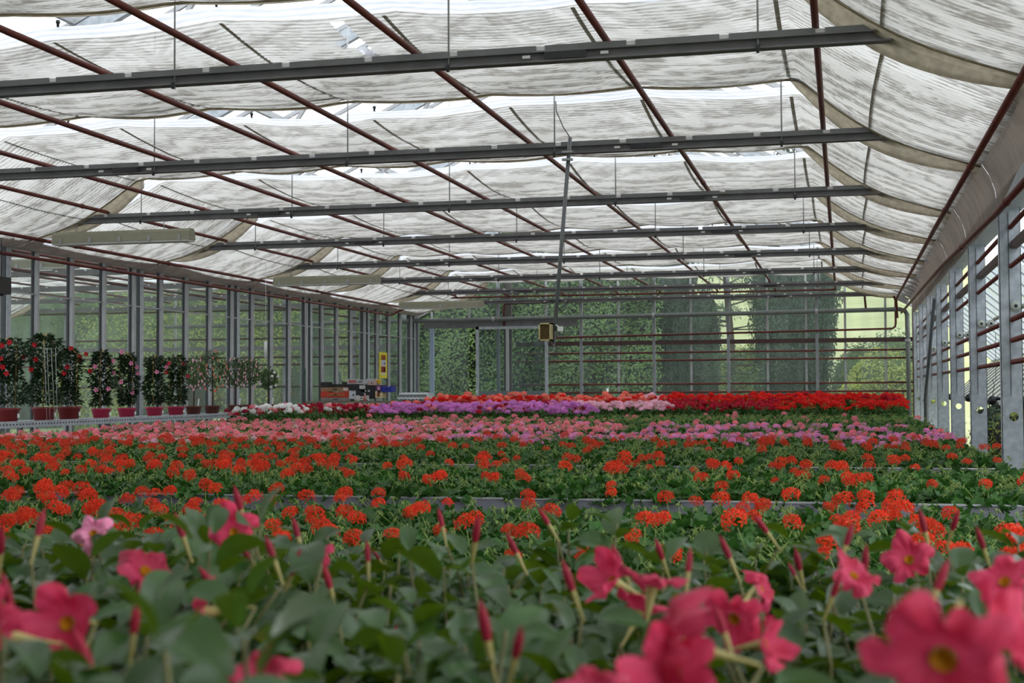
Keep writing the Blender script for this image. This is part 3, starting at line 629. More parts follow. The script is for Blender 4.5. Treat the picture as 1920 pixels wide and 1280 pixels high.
# ------------------------------------------------------------------ geraniums
def rotm(r, tilt=1.2):
    return Euler((r.uniform(-tilt, tilt), r.uniform(-tilt, tilt), r.uniform(0, 6.28))).to_matrix()
def ger_leaf(mb, c, r, M, m):
    n = 11; vs = [Vector((0, 0, -.18*r))]
    for k in range(n):
        a = .35+(2*pi-.7)*k/(n-1); q = r*(1.0 if k % 2 else .78); vs.append(Vector((q*math.cos(a+pi), q*math.sin(a+pi), .10*r*(1 if k % 2 else -1))))
    mb.add([c+M @ v for v in vs], [(0, k, k+1) for k in range(1, n)], m, True)
def stem(mb, p, q, r, m): mb.tube([p, (p+q)/2+Vector((0, 0, .01)), q], r, m, 3, False)
def foliage(seed, rad=.17, h=.22, n=58, lr=.034, mb=None, z0=.0, m=None):
    r = random.Random(seed); mb = mb or MB(); m = m or G_LEAF
    for k in range(n):
        a = r.uniform(0, 6.283); q = rad*math.sqrt(r.random()); z = z0+.07+(h-.07)*(1-(q/rad)**2*.6)*r.uniform(.45, 1.05)
        c = Vector((q*math.cos(a), q*math.sin(a), z)); M = Euler((r.gauss(0, .55)-math.sin(a)*-.3, r.gauss(0, .55), r.uniform(0, 6.28))).to_matrix()
        ger_leaf(mb, c, lr*r.uniform(.6, 1.2), M, m)
        if k % 3 == 0: stem(mb, Vector((c.x*.3, c.y*.3, z0+.06)), c, .0018, G_STEM)
    for k in range(5):
        a = r.uniform(0, 6.28); c = Vector((rad*.9*math.cos(a), rad*.9*math.sin(a), z0+h*r.uniform(.9, 1.15))); stem(mb, Vector((c.x*.4, c.y*.4, z0+h*.5)), c, .0018, G_STEM)
        for b in range(5):
            d = Vector((r.uniform(-.012, .012), r.uniform(-.012, .012), r.uniform(-.008, .014))); stem(mb, c, c+d*1.6, .0022, G_STEM)
    return mb
def umbel(seed, m, R0=.036, nf=17, ps=.019, narrow=.42, mb=None, c=Vector((0, 0, 0)), sq=.75):
    r = random.Random(seed); mb = mb or MB()
    for k in range(nf):
        u = (k+.5)/nf; ph = k*2.39996+seed; ct = 1-1.25*u; st = math.sqrt(max(0, 1-ct*ct))
        d = Vector((st*math.cos(ph), st*math.sin(ph), ct)); p = c+Vector((d.x, d.y, d.z*sq))*R0*r.uniform(.75, 1.1)
        t1 = d.orthogonal().normalized(); t2 = d.cross(t1); off = r.uniform(0, 6.28)
        for j in range(5):
            a = off+2*pi*j/5+r.uniform(-.2, .2); e = (t1*math.cos(a)+t2*math.sin(a)); f = (t2*math.cos(a)-t1*math.sin(a)); L = ps*r.uniform(.8, 1.15)
            mb.add([p, p+e*L*.6+f*L*narrow*.6+d*L*.15, p+e*L-d*L*.05*r.random(), p+e*L*.6-f*L*narrow*.6+d*L*.15], [(0, 1, 2, 3)], m, False)
    return mb
potm = MB(); potm.lathe([(0, 0), (.042, 0), (.052, .075), (.058, .077), (.06, .095), (.055, .095), (.053, .085), (0, .083)], (0, 0, 0), TERRA, 16); potm.add([(.05*math.cos(a*.785), .05*math.sin(a*.785), .086) for a in range(8)], [tuple(range(8))], SOIL); potme = potm.mesh('pot')
fol = [foliage(s, rad=.205, h=.185, n=82).mesh('foliage') for s in range(7)]
umb = {c: [umbel(s, P[c], .038, 14, .021, .34).mesh('flower_head') for s in range(4)] for c in ('red',)}
umb_stem = MB().tube([(0, 0, -.12), (.004, 0, -.03)], .002, G_STEM, 4).mesh('flower_stem')
TZ = BZ-.118
TZM = BZ-.135
def frustum(x, y, z, mg=70):
    d = Vector((x, y, z-CH)); w = d.dot(fw)
    if w < .3: return False
    px = 960+F*d.dot(rt)/w; py = 640-F*d.dot(up)/w
    return -mg < px < 1920+mg and py < 1280+mg*2
red_spots = []; 
for bi in range(3):
    y0, y1 = ROWS[bi]; ny = 9
    for j in range(ny):
        y = y0+.14+(y1-y0-.28)*j/(ny-1); x = 1.0
        while x > -10.2:
            X_ = x+R.uniform(-.04, .04); Y_ = y+R.uniform(-.04, .04); x -= .27
            if frustum(X_, Y_, 1.0, 40): red_spots.append((X_, Y_, bi))
red_spots.sort(key=lambda s: s[1])
def density(x, y, bi):
    d = [.46, .34, .25][bi]
    if x < -.26*y-1.2: d += .22
    return d
# individual red geraniums (largest 300 in the picture), the rest in one object
gl = {0: ('red-orange ivy geranium on the front geranium bench, before the long grey board', 'red geraniums on the front geranium bench'), 1: ('red-orange ivy geranium on the bench behind the long grey board', 'red geraniums behind the long grey board'), 2: ('red-orange ivy geranium on the third geranium bench, near the front rim', 'red geraniums on the third geranium bench')}
def heads_for(n, bi, rr):
    out = []
    for k in range(n):
        a = rr.uniform(0, 6.28); q = rr.uniform(.02, .15); out.append((q*math.cos(a), q*math.sin(a), rr.uniform(.15, .225), rr.uniform(.7, 1.12)))
    return out
for (x, y, bi) in red_spots[:300]:
    rr = random.Random(int(x*1000)+int(y*777)); sc = rr.uniform(.88, 1.08)
    t = place(None, 'red_geranium', None, (x, y, TZ), (0, 0, rr.uniform(0, 6.28)), sc, label=gl[bi][0], cat='red geranium', group=gl[bi][1])
    place(potme, 'pot', t); place(fol[rr.randrange(7)], 'foliage', t)
    d = density(x, y, bi); n = sum(rr.random() < d*.62 for _ in range(3)) 
    for hx, hy, hz, hs in heads_for(n, bi, rr):
        h = place(umb['red'][rr.randrange(4)], 'flower_head', t, (hx, hy, hz+.05), (rr.uniform(-.4, .4), rr.uniform(-.4, .4), rr.uniform(0, 6)), hs); place(umb_stem, 'flower_stem', h)
def bake(arrs, name, **k):
    """joins many transformed template meshes into one object"""
    V = []; Fl = []; MI = []; mats = []; base = 0
    for me, M in arrs:
        nv = len(me.vertices); v = np.empty(nv*3); me.vertices.foreach_get('co', v); v = v.reshape(-1, 3) @ np.array(M.to_3x3()).T + np.array(M.translation)
        V.append(v); mp = []
        for m in me.materials:
            if m not in mats: mats.append(m)
            mp.append(mats.index(m))
        for p in me.polygons: Fl.append([i+base for i in p.vertices]); MI.append(mp[p.material_index])
        base += nv
    me = bpy.data.meshes.new(name); me.from_pydata(np.vstack(V).tolist(), [], Fl)
    for m in mats: me.materials.append(m)
    me.polygons.foreach_set('material_index', MI); me.polygons.foreach_set('use_smooth', [True]*len(Fl)); me.update()
    return place(me, name, None, **k)
def TR(x, y, z, rz, s): return Matrix.Translation((x, y, z)) @ Matrix.Rotation(rz, 4, 'Z') @ Matrix.Diagonal((s, s, s, 1))
low = [foliage(40+s, rad=.21, h=.185, n=56).mesh('low') for s in range(4)]
arr = []
for (x, y, bi) in red_spots[300:]:
    rr = random.Random(int(x*1000)+int(y*777)); rz = rr.uniform(0, 6.28); sc = rr.uniform(.9, 1.08); T = TR(x, y, TZ, rz, sc); arr.append((low[rr.randrange(4)], T))
    d = density(x, y, bi); n = sum(rr.random() < d*.66 for _ in range(3))
    for hx, hy, hz, hs in heads_for(n, bi, rr): arr.append((umb['red'][rr.randrange(4)], T @ TR(hx, hy, hz+.05, 0, hs)))
if arr: bake(arr, 'geranium_bed', label='farther red-orange ivy geraniums filling the third geranium bench', cat='geraniums', kind='stuff')

# pink and lilac rows, then the mixed far rows
def plantmesh(seed, cols, nh, rad, h, nl, R0, nf, ps, narrow, top, lr=.034):
    mb = foliage(seed, rad=rad, h=h, n=nl, lr=lr); r = random.Random(seed*3+1)
    for k in range(nh):
        a = r.uniform(0, 6.28); q = rad*math.sqrt(r.random())*.9; umbel(seed+k, P[r.choice(cols)], R0*r.uniform(.8, 1.15), nf, ps, narrow, mb, Vector((q*math.cos(a), q*math.sin(a), top*r.uniform(.82, 1.08)-.25*q)))
    return mb.mesh('plant')
kinds = {}
def kd(key, cols, nh, label, group, zonal=False, nv=4):
    group = group
    if zonal: kinds[key] = ([plantmesh(900+s+hash_(key), cols, nh, .19, .30, 46, .044, 22, .020, .62, .37, .036) for s in range(nv)], label, group)
    else: kinds[key] = ([plantmesh(500+s+hash_(key), cols, nh, .20, .18, 44, .034, 15, .021, .42, .215) for s in range(nv)], label, group)
def hash_(k): return sum(ord(c)*(i+1) for i, c in enumerate(k)) % 97
kd('pink', ['pink', 'pink', 'salmon', 'pale'], 5, 'coral-pink ivy geranium on the benches left of centre', 'coral-pink geraniums')
kd('lilac', ['lilac', 'lilac', 'pink'], 5, 'lilac-pink ivy geranium on the benches right of centre', 'lilac-pink geraniums')
kd('green', ['white'], 0, 'green geranium without open flowers on the right-hand benches', 'unflowered geraniums')
kd('gsome', ['pink', 'red'], 1, 'mostly green geranium with a single flower head', 'sparse geraniums')
kd('magenta', ['magenta', 'crimson', 'magenta'], 5, 'dark magenta zonal geranium in front of the fruit crates', 'dark magenta geraniums', True)
kd('violet', ['violet'], 6, 'violet zonal geranium in the patch below the doorway', 'violet geraniums', True)
kd('pale', ['pale'], 5, 'pale pink zonal geranium right of the violet patch', 'pale pink geraniums', True)
kd('crimson', ['crimson'], 5, 'crimson zonal geranium in the patch right of the pale pink ones', 'crimson geraniums', True)
kd('scarlet', ['scarlet'], 5, 'scarlet zonal geranium in the back row at the right', 'scarlet geraniums', True)
kd('salmon', ['salmon', 'salmon', 'scarlet'], 5, 'salmon zonal geranium in the back row at the left and centre', 'salmon geraniums', True)
kd('white', ['white'], 4, 'white zonal geranium below the small fuchsia trees', 'white geraniums', True)
kd('mix', ['magenta', 'pink', 'crimson'], 4, 'deep pink zonal geranium below the left wall', 'deep pink geraniums', True)
far = {}
NM = dict(pink='coral_pink', lilac='lilac', green='unflowered', gsome='sparse', magenta='dark_magenta', violet='violet', pale='pale_pink', crimson='crimson', scarlet='scarlet', salmon='salmon', white='white', mix='deep_pink')
def pick(x, y, bi, r):
    """colour patches as they lie on the benches"""
    w = (Vector((x, y, 0.0-CH+1.1))).dot(fw); px = 960+F*Vector((x, y, 0)).dot(rt)/w
    if bi == 3:   # Y 14-16
        if px < 820: return 'pink' if (y > 14.6 or r.random() < .35) else ('gsome' if r.random() < .5 else 'green')
        if y < 14.7: return 'green' if r.random() < .8 else 'lilac'
        return 'lilac' if px > 900 or r.random() < .4 else 'pink'
    if bi == 4:
        if px < 700: return 'pink'
        if px < 1150: return 'pink' if r.random() < .65 else 'lilac'
        return 'lilac' if r.random() < .45 else 'green'
    if bi == 5:
        if px < 600 and y > 21.7: return 'white' if r.random() < .4 else 'mix'
        if px < 600: return 'pink' if r.random() < .6 else 'gsome'
        if px < 1100: return 'pink' if r.random() < .35 else ('gsome' if r.random() < .5 else 'green')
        return 'green' if r.random() < .85 else 'gsome'
    if bi == 6:
        if px < 620: return r.choice(['white', 'magenta', 'mix'])
        if px < 780 and y > 25.2: return 'salmon'
        if px < 700: return 'magenta' if r.random() < .7 else 'mix'
        if px < 1110: return 'violet' if r.random() < .85 else 'mix'
        return 'green' if r.random() < .9 else 'gsome'
    if bi == 7:
        if px < 430: return 'white' if r.random() < .5 else 'mix'
        if px < 560: return 'white' if r.random() < .35 else 'magenta'
        if px < 800: return 'magenta'
        if px < 1060: return 'violet' if y < 28 else 'magenta'
        if px < 1250: return 'pale'
        if px < 1450: return 'crimson'
        return 'green' if r.random() < .55 else 'scarlet'
    if px < 1180: return 'salmon'
    if px < 1250: return 'salmon' if r.random() < .5 else 'pale'
    return 'scarlet' if r.random() < .85 else 'crimson'
for bi in range(3, 9):
    y0, y1 = ROWS[bi]; ny = 8
    for j in range(ny):
        y = y0+.15+(y1-y0-.3)*j/(ny-1); x = 1.0
        while x > -10.25:
            X_ = x+R.uniform(-.05, .05); Y_ = y+R.uniform(-.05, .05); x -= .30
            if frustum(X_, Y_, 1.0, 25) and not (bi > 6 and X_ < -9.4): far.setdefault(pick(X_, Y_, bi, R), []).append((X_, Y_, bi))
for key, spots in far.items():
    meshes, lab, grp = kinds[key]; spots.sort(key=lambda s: s[1]); arr = []
    for i, (x, y, bi) in enumerate(spots):
        rz = R.uniform(0, 6.28); s = R.uniform(.9, 1.1)*[1, 1, 1, 1, 1.12, 1.18, 1.13, 1.17, 1.44][bi]; me = meshes[R.randrange(len(meshes))]
        if i < 300: place(me, NM[key]+'_geranium', None, (x, y, TZ), (0, 0, rz), s, label=lab, cat=NM[key].replace('_', ' ')+' geranium', group=grp)
        else: arr.append((me, TR(x, y, TZ, rz, s)))
    if arr: bake(arr, 'geranium_bed', label='farthest '+grp+' growing together as one mass', cat='geraniums', kind='stuff')

# ------------------------------------------------------------------ foreground mandevillas
def mleaf(mb, c, L, W, M, m, curl=.2):
    nu, nv = 6, 4; rows = []
    for i in range(nu+1):
        u = i/nu; w = W*math.sin(pi*min(.98, u*.96+.02))**.62*(1 if u < .6 else 1-.15*(u-.6)); row = []
        for j in range(nv+1):
            v = j/nv*2-1; row.append(c+M @ Vector((u*L, v*w/2, abs(v)*w*.16-curl*L*(u-.3)**2)))
        rows.append(row)
    mb.grid(rows, m)
def mplant(seed, n=58, h=.40, rad=.19, budn=0):
    r = random.Random(seed); mb = MB()
    for s_ in range(8):
        a = r.uniform(0, 6.28); q = rad*math.sqrt(r.random()); top = Vector((q*math.cos(a), q*math.sin(a), h*r.uniform(.72, 1.08)))
        mb.tube([(top.x*.2, top.y*.2, .1), (top.x*.7, top.y*.7, h*.5), top], .0022, M_STEM, 5)
        for k in range(9):
            f = .30+.70*k/8; p = Vector((top.x*(.2+.8*f), top.y*(.2+.8*f), .1+(top.z-.1)*f)); b = a+k*1.57
            for sgn in (0, pi):
                az = b+sgn+r.uniform(-.4, .4); el = r.uniform(-.35, .9); L = r.uniform(.054, .084)*(1 if f < .92 else .72)
                M = Matrix.Rotation(az, 3, 'Z') @ Matrix.Rotation(-el, 3, 'Y') @ Matrix.Rotation(r.uniform(-.6, .6), 3, 'X')
                st = M @ Vector((.012, 0, 0)); mleaf(mb, p+st, L, L*r.uniform(.54, .70), M, M_LEAF, r.uniform(.1, .5))
    return mb
def corolla(m=None, rec=1.0, ruf=1.0, brd=.27, seed=0):
    m = m or P['mand']; mb = MB(); rows = []; nr, nt = 10, 60; r = random.Random(seed); pr = [r.uniform(.7, 1.5) for _ in range(5)]; pl_ = [r.uniform(.88, 1.08) for _ in range(5)]
    for i in range(nr+1):
        u = i/nr; row = []
        for k in range(nt+1):
            t = 2*pi*k/nt; q = (t*5/(2*pi)) % 5; s = q % 1; ip = int(q) % 5; pet = max(0, math.sin(pi*s))**.45; e = (1-pet)
            notch = 1-e*(brd+.25)*u**1.3 if False else 1-e*brd*1.7*u**1.5
            tip = 1-.10*max(0, 1-abs(s-.42)/.10)*u**4*0
            rr = (.0065+.0335*u**.8)*notch*(1+(pl_[ip]-1)*pet)*(1+.13*math.sin(2*pi*s)*u**1.5)*tip
            z = .014*math.sin(min(u*2.0, 1.57)) - rec*pr[ip]*.016*max(0, u-.35)**1.5*pet + ruf*(.0045*u*u*math.sin(t*2+seed)+.0022*u*math.sin(t*13+seed)*pet) - .007*u*u*math.cos(2*pi*s)
            row.append((rr*math.cos(t+.2*u), rr*math.sin(t+.2*u), z))
        rows.append(row)
    mb.grid(rows, m); return mb.mesh('corolla')
cors = [corolla(None, 1.0, 1.0, .24, 1), corolla(None, 2.2, 1.3, .30, 2), corolla(None, -.8, 1.2, .26, 3), corolla(None, 1.6, 1.8, .2, 4)]; cor = cors[0]; corl = corolla(P['mandlight'], 2.5, 1.5, .42, 5)
throat = MB().lathe([(.0005, -.010), (.004, -.006), (.0072, .0), (.0092, .005)], (0, 0, 0), THROAT, 16).mesh('throat')
tubem = MB().lathe([(.0014, -.058), (.0017, -.042), (.0026, -.033), (.0050, -.017), (.0066, -.005), (.0078, .002)], (0, 0, 0), CREAM, 12).mesh('flower_tube')
bm_ = MB(); bm_.lathe([(.0, .052), (.0016, .047), (.0048, .036), (.0066, .024), (.0062, .012), (.0048, .003)], (0, 0, 0), P['bud'], 10); bm_.lathe([(.0048, .003), (.0040, -.012), (.0026, -.03), (.0022, -.045)], (0, 0, 0), CREAM, 10); budme = bm_.mesh('bud')
mpm = [mplant(s).mesh('foliage') for s in range(6)]
mpot = MB().lathe([(0, 0), (.055, 0), (.068, .10), (.074, .10), (.074, .115), (0, .11)], (0, 0, 0), BLACKP, 16).mesh('pot')
MP = []
y = .82
while y < 2.95:
    x = 1.0 + R.uniform(-.1, .1)
    while x > -2.9:
        X_ = x+R.uniform(-.05, .05); Y_ = y+R.uniform(-.05, .05); x -= .25
        if Y_ < 2.75 and frustum(X_, Y_, 1.2, 150) and math.hypot(X_, Y_) > .62: MP.append((X_, Y_))
    y += .25
FL = [  # px, py, depth, facing (dx, dy, dz in world), size, kind, label
    (440, 998, 2.02, (-.1, -1, .35), 1.0, 'c', 'mandevilla with the pink yellow-throated bloom facing the camera before the red geraniums'),
    (272, 1072, 1.75, (.7, -.5, .75), 1.05, 'c', 'mandevilla with a tilted pink bloom seen from the side, left of centre'),
    (128, 1168, 1.27, (.1, -1, .15), 1.0, 'c', 'mandevilla with the large five-petalled pink bloom low on the left'),
    (385, 1148, 1.55, (-.95, -.35, -.1), .95, 'c', 'mandevilla with a red-pink bloom turned left on a cream tube'),
    (2, 1190, 1.2, (-.5, -.6, .2), .95, 'c', 'mandevilla with a bloom cut by the left picture edge'),
    (175, 1000, 2.1, (.4, -.7, .3), .8, 'l', 'mandevilla with the white-pink spiky bloom on the left'),
    (1150, 1090, 1.75, (-.6, -.6, .4), 1.0, 'c', 'mandevilla with a cluster of rose blooms right of centre'),
    (1222, 1102, 1.6, (.1, .3, .9), 1.0, 'c', None), (1200, 1148, 1.7, (.3, .5, .6), .9, 'c', None),
    (1378, 1158, 1.45, (-.3, -.8, -.45), .95, 'c', 'mandevilla with a rose bloom showing its yellow throat, right of the cluster'),
    (1430, 1208, 1.35, (.8, -.3, .2), .75, 'c', 'mandevilla with a small side-on rose bloom lower right of centre'),
    (1272, 1205, 1.12, (-.85, -.25, .25), 1.2, 'c', 'mandevilla with the large drooping blurred pink bloom at the bottom'), (1262, 1265, 1.1, (.1, -.9, .45), 1.0, 'c', None),
    (1425, 1105, 1.9, (.9, -.3, .4), .8, 'c', 'mandevilla with a bright side-on bloom on a long cream tube at mid height'),
    (1705, 1050, 2.0, (-.2, -.8, .5), .95, 'c', 'mandevilla with a rose bloom hiding part of the red geraniums at the right'),
    (1770, 1232, .86, (-.2, -.85, -.35), 1.2, 'c', 'mandevilla with the very large blurred pink bloom in the bottom right corner'), (1880, 1200, .95, (.6, -.4, .7), 1.0, 'c', None),
    (1600, 1080, 1.7, (.6, -.5, .7), .8, 'c', 'mandevilla with a narrow half-open bloom right of centre'),
    (1885, 1092, 1.5, (-.4, -.6, .7), .9, 'c', 'mandevilla with a pink bloom at the right picture edge'),
    (590, 1050, 2.1, (.1, -.5, .9), .8, 'c', 'mandevilla with a pale pink bloom left of centre'),
    (488, 1275, 1.1, (0, -.7, .7), .8, 'c', 'mandevilla with a bloom cut by the bottom edge'),
    (1110, 1300, 1.0, (0, -.7, .7), .7, 'c', None)]
BD = [(70, 1008, 1.7), (0, 1040, 1.7), (345, 1010, 2.0), (452, 958, 2.1), (515, 1052, 1.7), (405, 1105, 1.6), (890, 1018, 1.9), (970, 1040, 2.1), (1030, 985, 2.3), (1075, 1110, 1.6), (1165, 1060, 1.8),
      (1243, 1050, 2.1), (1290, 1075, 1.7), (1370, 1050, 2.1), (1585, 1025, 2.1), (1620, 1075, 1.8), (1735, 1000, 2.2), (1755, 1110, 1.4), (1845, 1030, 2.0), (1785, 995, 2.3), (250, 1190, 1.2), (170, 1255, 1.1), (915, 1205, 1.3), (965, 1235, 1.1),
      (20, 1140, 1.3), (620, 1105, 1.7), (470, 1050, 1.9), (270, 1065, 1.8), (1360, 1190, 1.3), (1500, 1070, 2.0), (690, 1055, 2.0), (560, 1010, 2.2), (545, 1080, 1.8), (830, 990, 2.4), (1440, 1000, 2.4), (1560, 1120, 1.6)]
roots = []
for i, (x, y) in enumerate(MP):
    h = R.uniform(.92, 1.10)+(.12 if y < 1.6 else 0)+(.12 if x < -.55*y+.15 else 0)
    t = place(None, 'mandevilla', None, (x, y, TZ), (0, 0, 0), label='green foreground mandevilla with glossy oval leaves', cat='mandevilla', group='foreground mandevillas')
    rz = R.uniform(0, 6.28); place(mpot, 'pot', t); place(mpm[R.randrange(6)], 'foliage', t, (0, 0, .0), (0, 0, rz), (1, 1, h)); roots.append((Vector((x, y, 0)), t))
used = {}
def near(p, sel=None):
    c = [(r_ - Vector((p.x, p.y+.03, 0))).length for r_, _ in roots]; order = sorted(range(len(c)), key=lambda k: c[k]); 
    return order
def aim(d): return Vector(d).normalized().to_track_quat('Z', 'Y').to_euler()
lastp = None
for px, py, D, d, sc, kind, lab in FL:
    p = at(px, py, D=D)
    if lab: k = next(q for q in near(p) if q not in used); used[k] = 1; lastp = roots[k][1]; lastp['label'] = lab; del lastp['group']
    t = lastp; loc = p-t.location; v = Vector(d).normalized()
    o = place(R.choice(cors) if kind == 'c' else corl, 'flower', t, loc, aim(d), sc); place(throat, 'throat', o, (0, 0, .0), None, .72); place(tubem, 'flower_tube', o)
    base = loc-v*.06*sc; MB().tube([base, base*.7+Vector((0, 0, .05)), (0, 0, .2)], .0022, M_STEM, 5).obj('flower_stem', t)
for px, py, D in BD:
    p = at(px, py, D=D); t = roots[near(p)[0]][1]; loc = p-t.location; d = Vector((R.uniform(-.75, .45), R.uniform(-.4, .4), 1)).normalized()
    o = place(budme, 'bud', t, loc, aim(d), R.uniform(.6, .85)); MB().tube([loc-d*.03, loc*.75+Vector((0, 0, .04)), (loc.x*.3, loc.y*.3, .2)], .002, M_STEM, 5).obj('bud_stem', t)
rb_ = random.Random(5)
for r_, t in roots:
    for k in range(rb_.choice([0, 0, 0, 0, 1])):
        loc = Vector((rb_.uniform(-.12, .12), rb_.uniform(-.12, .12), rb_.uniform(.33, .42))); d = Vector((rb_.uniform(-.6, .6), rb_.uniform(-.5, .5), 1)).normalized()
        place(budme, 'bud', t, loc, aim(d), rb_.uniform(.45, .7))

# ------------------------------------------------------------------ left shelf with tall pots
sh = thing('plant_shelf', 'perforated grey metal shelf carrying the tall potted climbers', 'shelf', (-11.2, 21, 0))
b = MB(); b.box((-.5, -6.5, 1.02), (.42, 5.6, 1.05), GALV); b.obj('shelf_top', sh)
e = MB(); e.box((.42, -6.5, .98), (.44, 5.6, 1.07), GALV)
for k in range(160): e.box((.4402, -6.4+k*.075, 1.015), (.4412, -6.37+k*.075, 1.035), DARKST)
e.obj('shelf_edge', sh)
for k in range(6): MB().box((-.03, -6.3+k*2.35, 0), (.03, -6.24+k*2.35, 1.02), GALV).obj('leg', sh)
def potmesh(r, h, m):
    q = MB().lathe([(0, 0), (r*.74, 0), (r*.92, h*.86), (r, h*.86), (r*1.02, h), (r*.94, h), (r*.92, h*.92), (0, h*.9)], (0, 0, 0), m, 20); return q.mesh('pot')
def colfol(seed, w, z0, z1, n, leafm, L=.075, cone=.0):
    r = random.Random(seed); mb = MB()
    for k in range(n):
        f = r.random(); z = z0+(z1-z0)*f; ww = w*(1-.25*f*cone)*(.75+.25*math.sin(f*9+seed))*(1 if f < .93 else .6); a = r.uniform(0, 6.28); q = ww*math.sqrt(r.uniform(.0, 1))
        M = Matrix.Rotation(a+r.uniform(-.5, .5), 3, 'Z') @ Matrix.Rotation(r.uniform(-.9, .7), 3, 'Y') @ Matrix.Rotation(r.uniform(-.8, .8), 3, 'X'); l = L*r.uniform(.7, 1.2)
        c = Vector((q*math.cos(a), q*math.sin(a), z)); vs = [Vector((0, 0, 0)), Vector((l*.4, l*.26, .01)), Vector((l, 0, -.01)), Vector((l*.4, -l*.26, .01))]
        mb.add([c+M @ v for v in vs], [(0, 1, 2), (0, 2, 3)], leafm, False)
    return mb
bigf = {k: corolla(P[v]) for k, v in (('r', 'mandred'), ('p', 'mandlight'), ('m', 'mand'))}
TP = [ # px, pot y top, Y, top px, half width m, pot mat, flowers [(px,py,kind)]
    (14, 16.80, 640, .30, POTR, [(4, 648, 'r'), (18, 642, 'r'), (1, 672, 'r'), (5, 688, 'r'), (45, 668, 'r'), (12, 700, 'r')], 'tall potted climber with dark red blooms, cut by the left edge', 40),
    (83, 17.68, 632, .24, POTR, [(64, 647, 'r'), (67, 674, 'r'), (58, 693, 'r')], 'tall potted climber with red blooms and bent canes', 26),
    (130, 18.34, 658, .18, POTR, [(133, 653, 'r'), (148, 668, 'r'), (161, 664, 'r'), (126, 688, 'r'), (150, 674, 'r'), (120, 700, 'r')], 'potted climber with the brightest red blooms at its top', 24),
    (190, 19.25, 662, .20, POTP, [(178, 687, 'p'), (169, 695, 'r'), (212, 677, 'p'), (213, 699, 'p'), (180, 731, 'p'), (203, 729, 'p')], 'pink-potted climber with pale pink blooms, leftmost of the pink pots', 27),
    (238, 20.07, 667, .19, POTP, [(256, 688, 'p'), (258, 700, 'p'), (227, 716, 'p'), (248, 736, 'p'), (246, 681, 'p'), (228, 660, 'p')], 'pink-potted climber before the column, second of the pink pots', 25),
    (290, 20.95, 672, .18, POTP, [(294, 697, 'p'), (312, 688, 'p')], 'pink-potted leafy climber, third of the pink pots', 24),
    (330, 21.70, 672, .17, POTP, [(317, 681, 'm'), (344, 682, 'm'), (311, 698, 'r'), (352, 705, 'm')], 'pink-potted climber with rose blooms, rightmost of the pink pots', 22)]
for i, (px, Y, ty, w, pm_, fl, lab, _) in enumerate(TP):
    p = at(px, 700, X=-11.2); t = thing('potted_mandevilla', lab, 'potted plant', (-11.2, p.y, 1.05), 0, 'tall potted climbers on the shelf'); top = at(px, ty, X=-11.2).z-1.05
    r0 = .155 if i > 2 else .18; h0 = .15 if i > 2 else .19
    place(potmesh(r0, h0, pm_), 'pot', t); MB().lathe([(0, 0), (r0*.92, 0)], (0, 0, h0*.93), SOIL, 12).obj('soil', t)
    colfol(i, w*1.12, h0+.04, top+.03, 1500 if i < 2 else 1000, TREEL, .075).obj('foliage', t)
    for k in range(3): a = k*2.1+i; MB().tube([(r0*.7*math.cos(a), r0*.7*math.sin(a), h0), (r0*.75*math.cos(a), r0*.75*math.sin(a), top-.05), (r0*.1, 0, top+.06)], .007, CANE, 5).obj('cane', t)
    for fx, fy, k in fl:
        q = at(fx, fy, X=-11.2+w*.8)-t.location; q.x = min(q.x, w*.95)
        d = Vector((.55+R.uniform(-.3, .3), -1, R.uniform(-.1, .3))); o = place(bigf[k], 'flower', t, q, aim(d), .95)
    MB().box((.0+r0*.95, -.02, h0*.3), (r0*.97+.004, .02, h0*.6), WHITEP).obj('pot_tag', t)
FT = [(363, 735, 672, 725, .24, POTB, 'p'), (398, 735, 660, 726, .27, POTB, 'm'), (441, 735, 672, 724, .25, POTB, 'p'), (469, 735, 672, 722, .22, POTB, 'p'), (503, 735, 692, 728, .20, POTB, 'w')]
fuch = {'p': P['pale'], 'm': P['salmon'], 'w': P['white']}
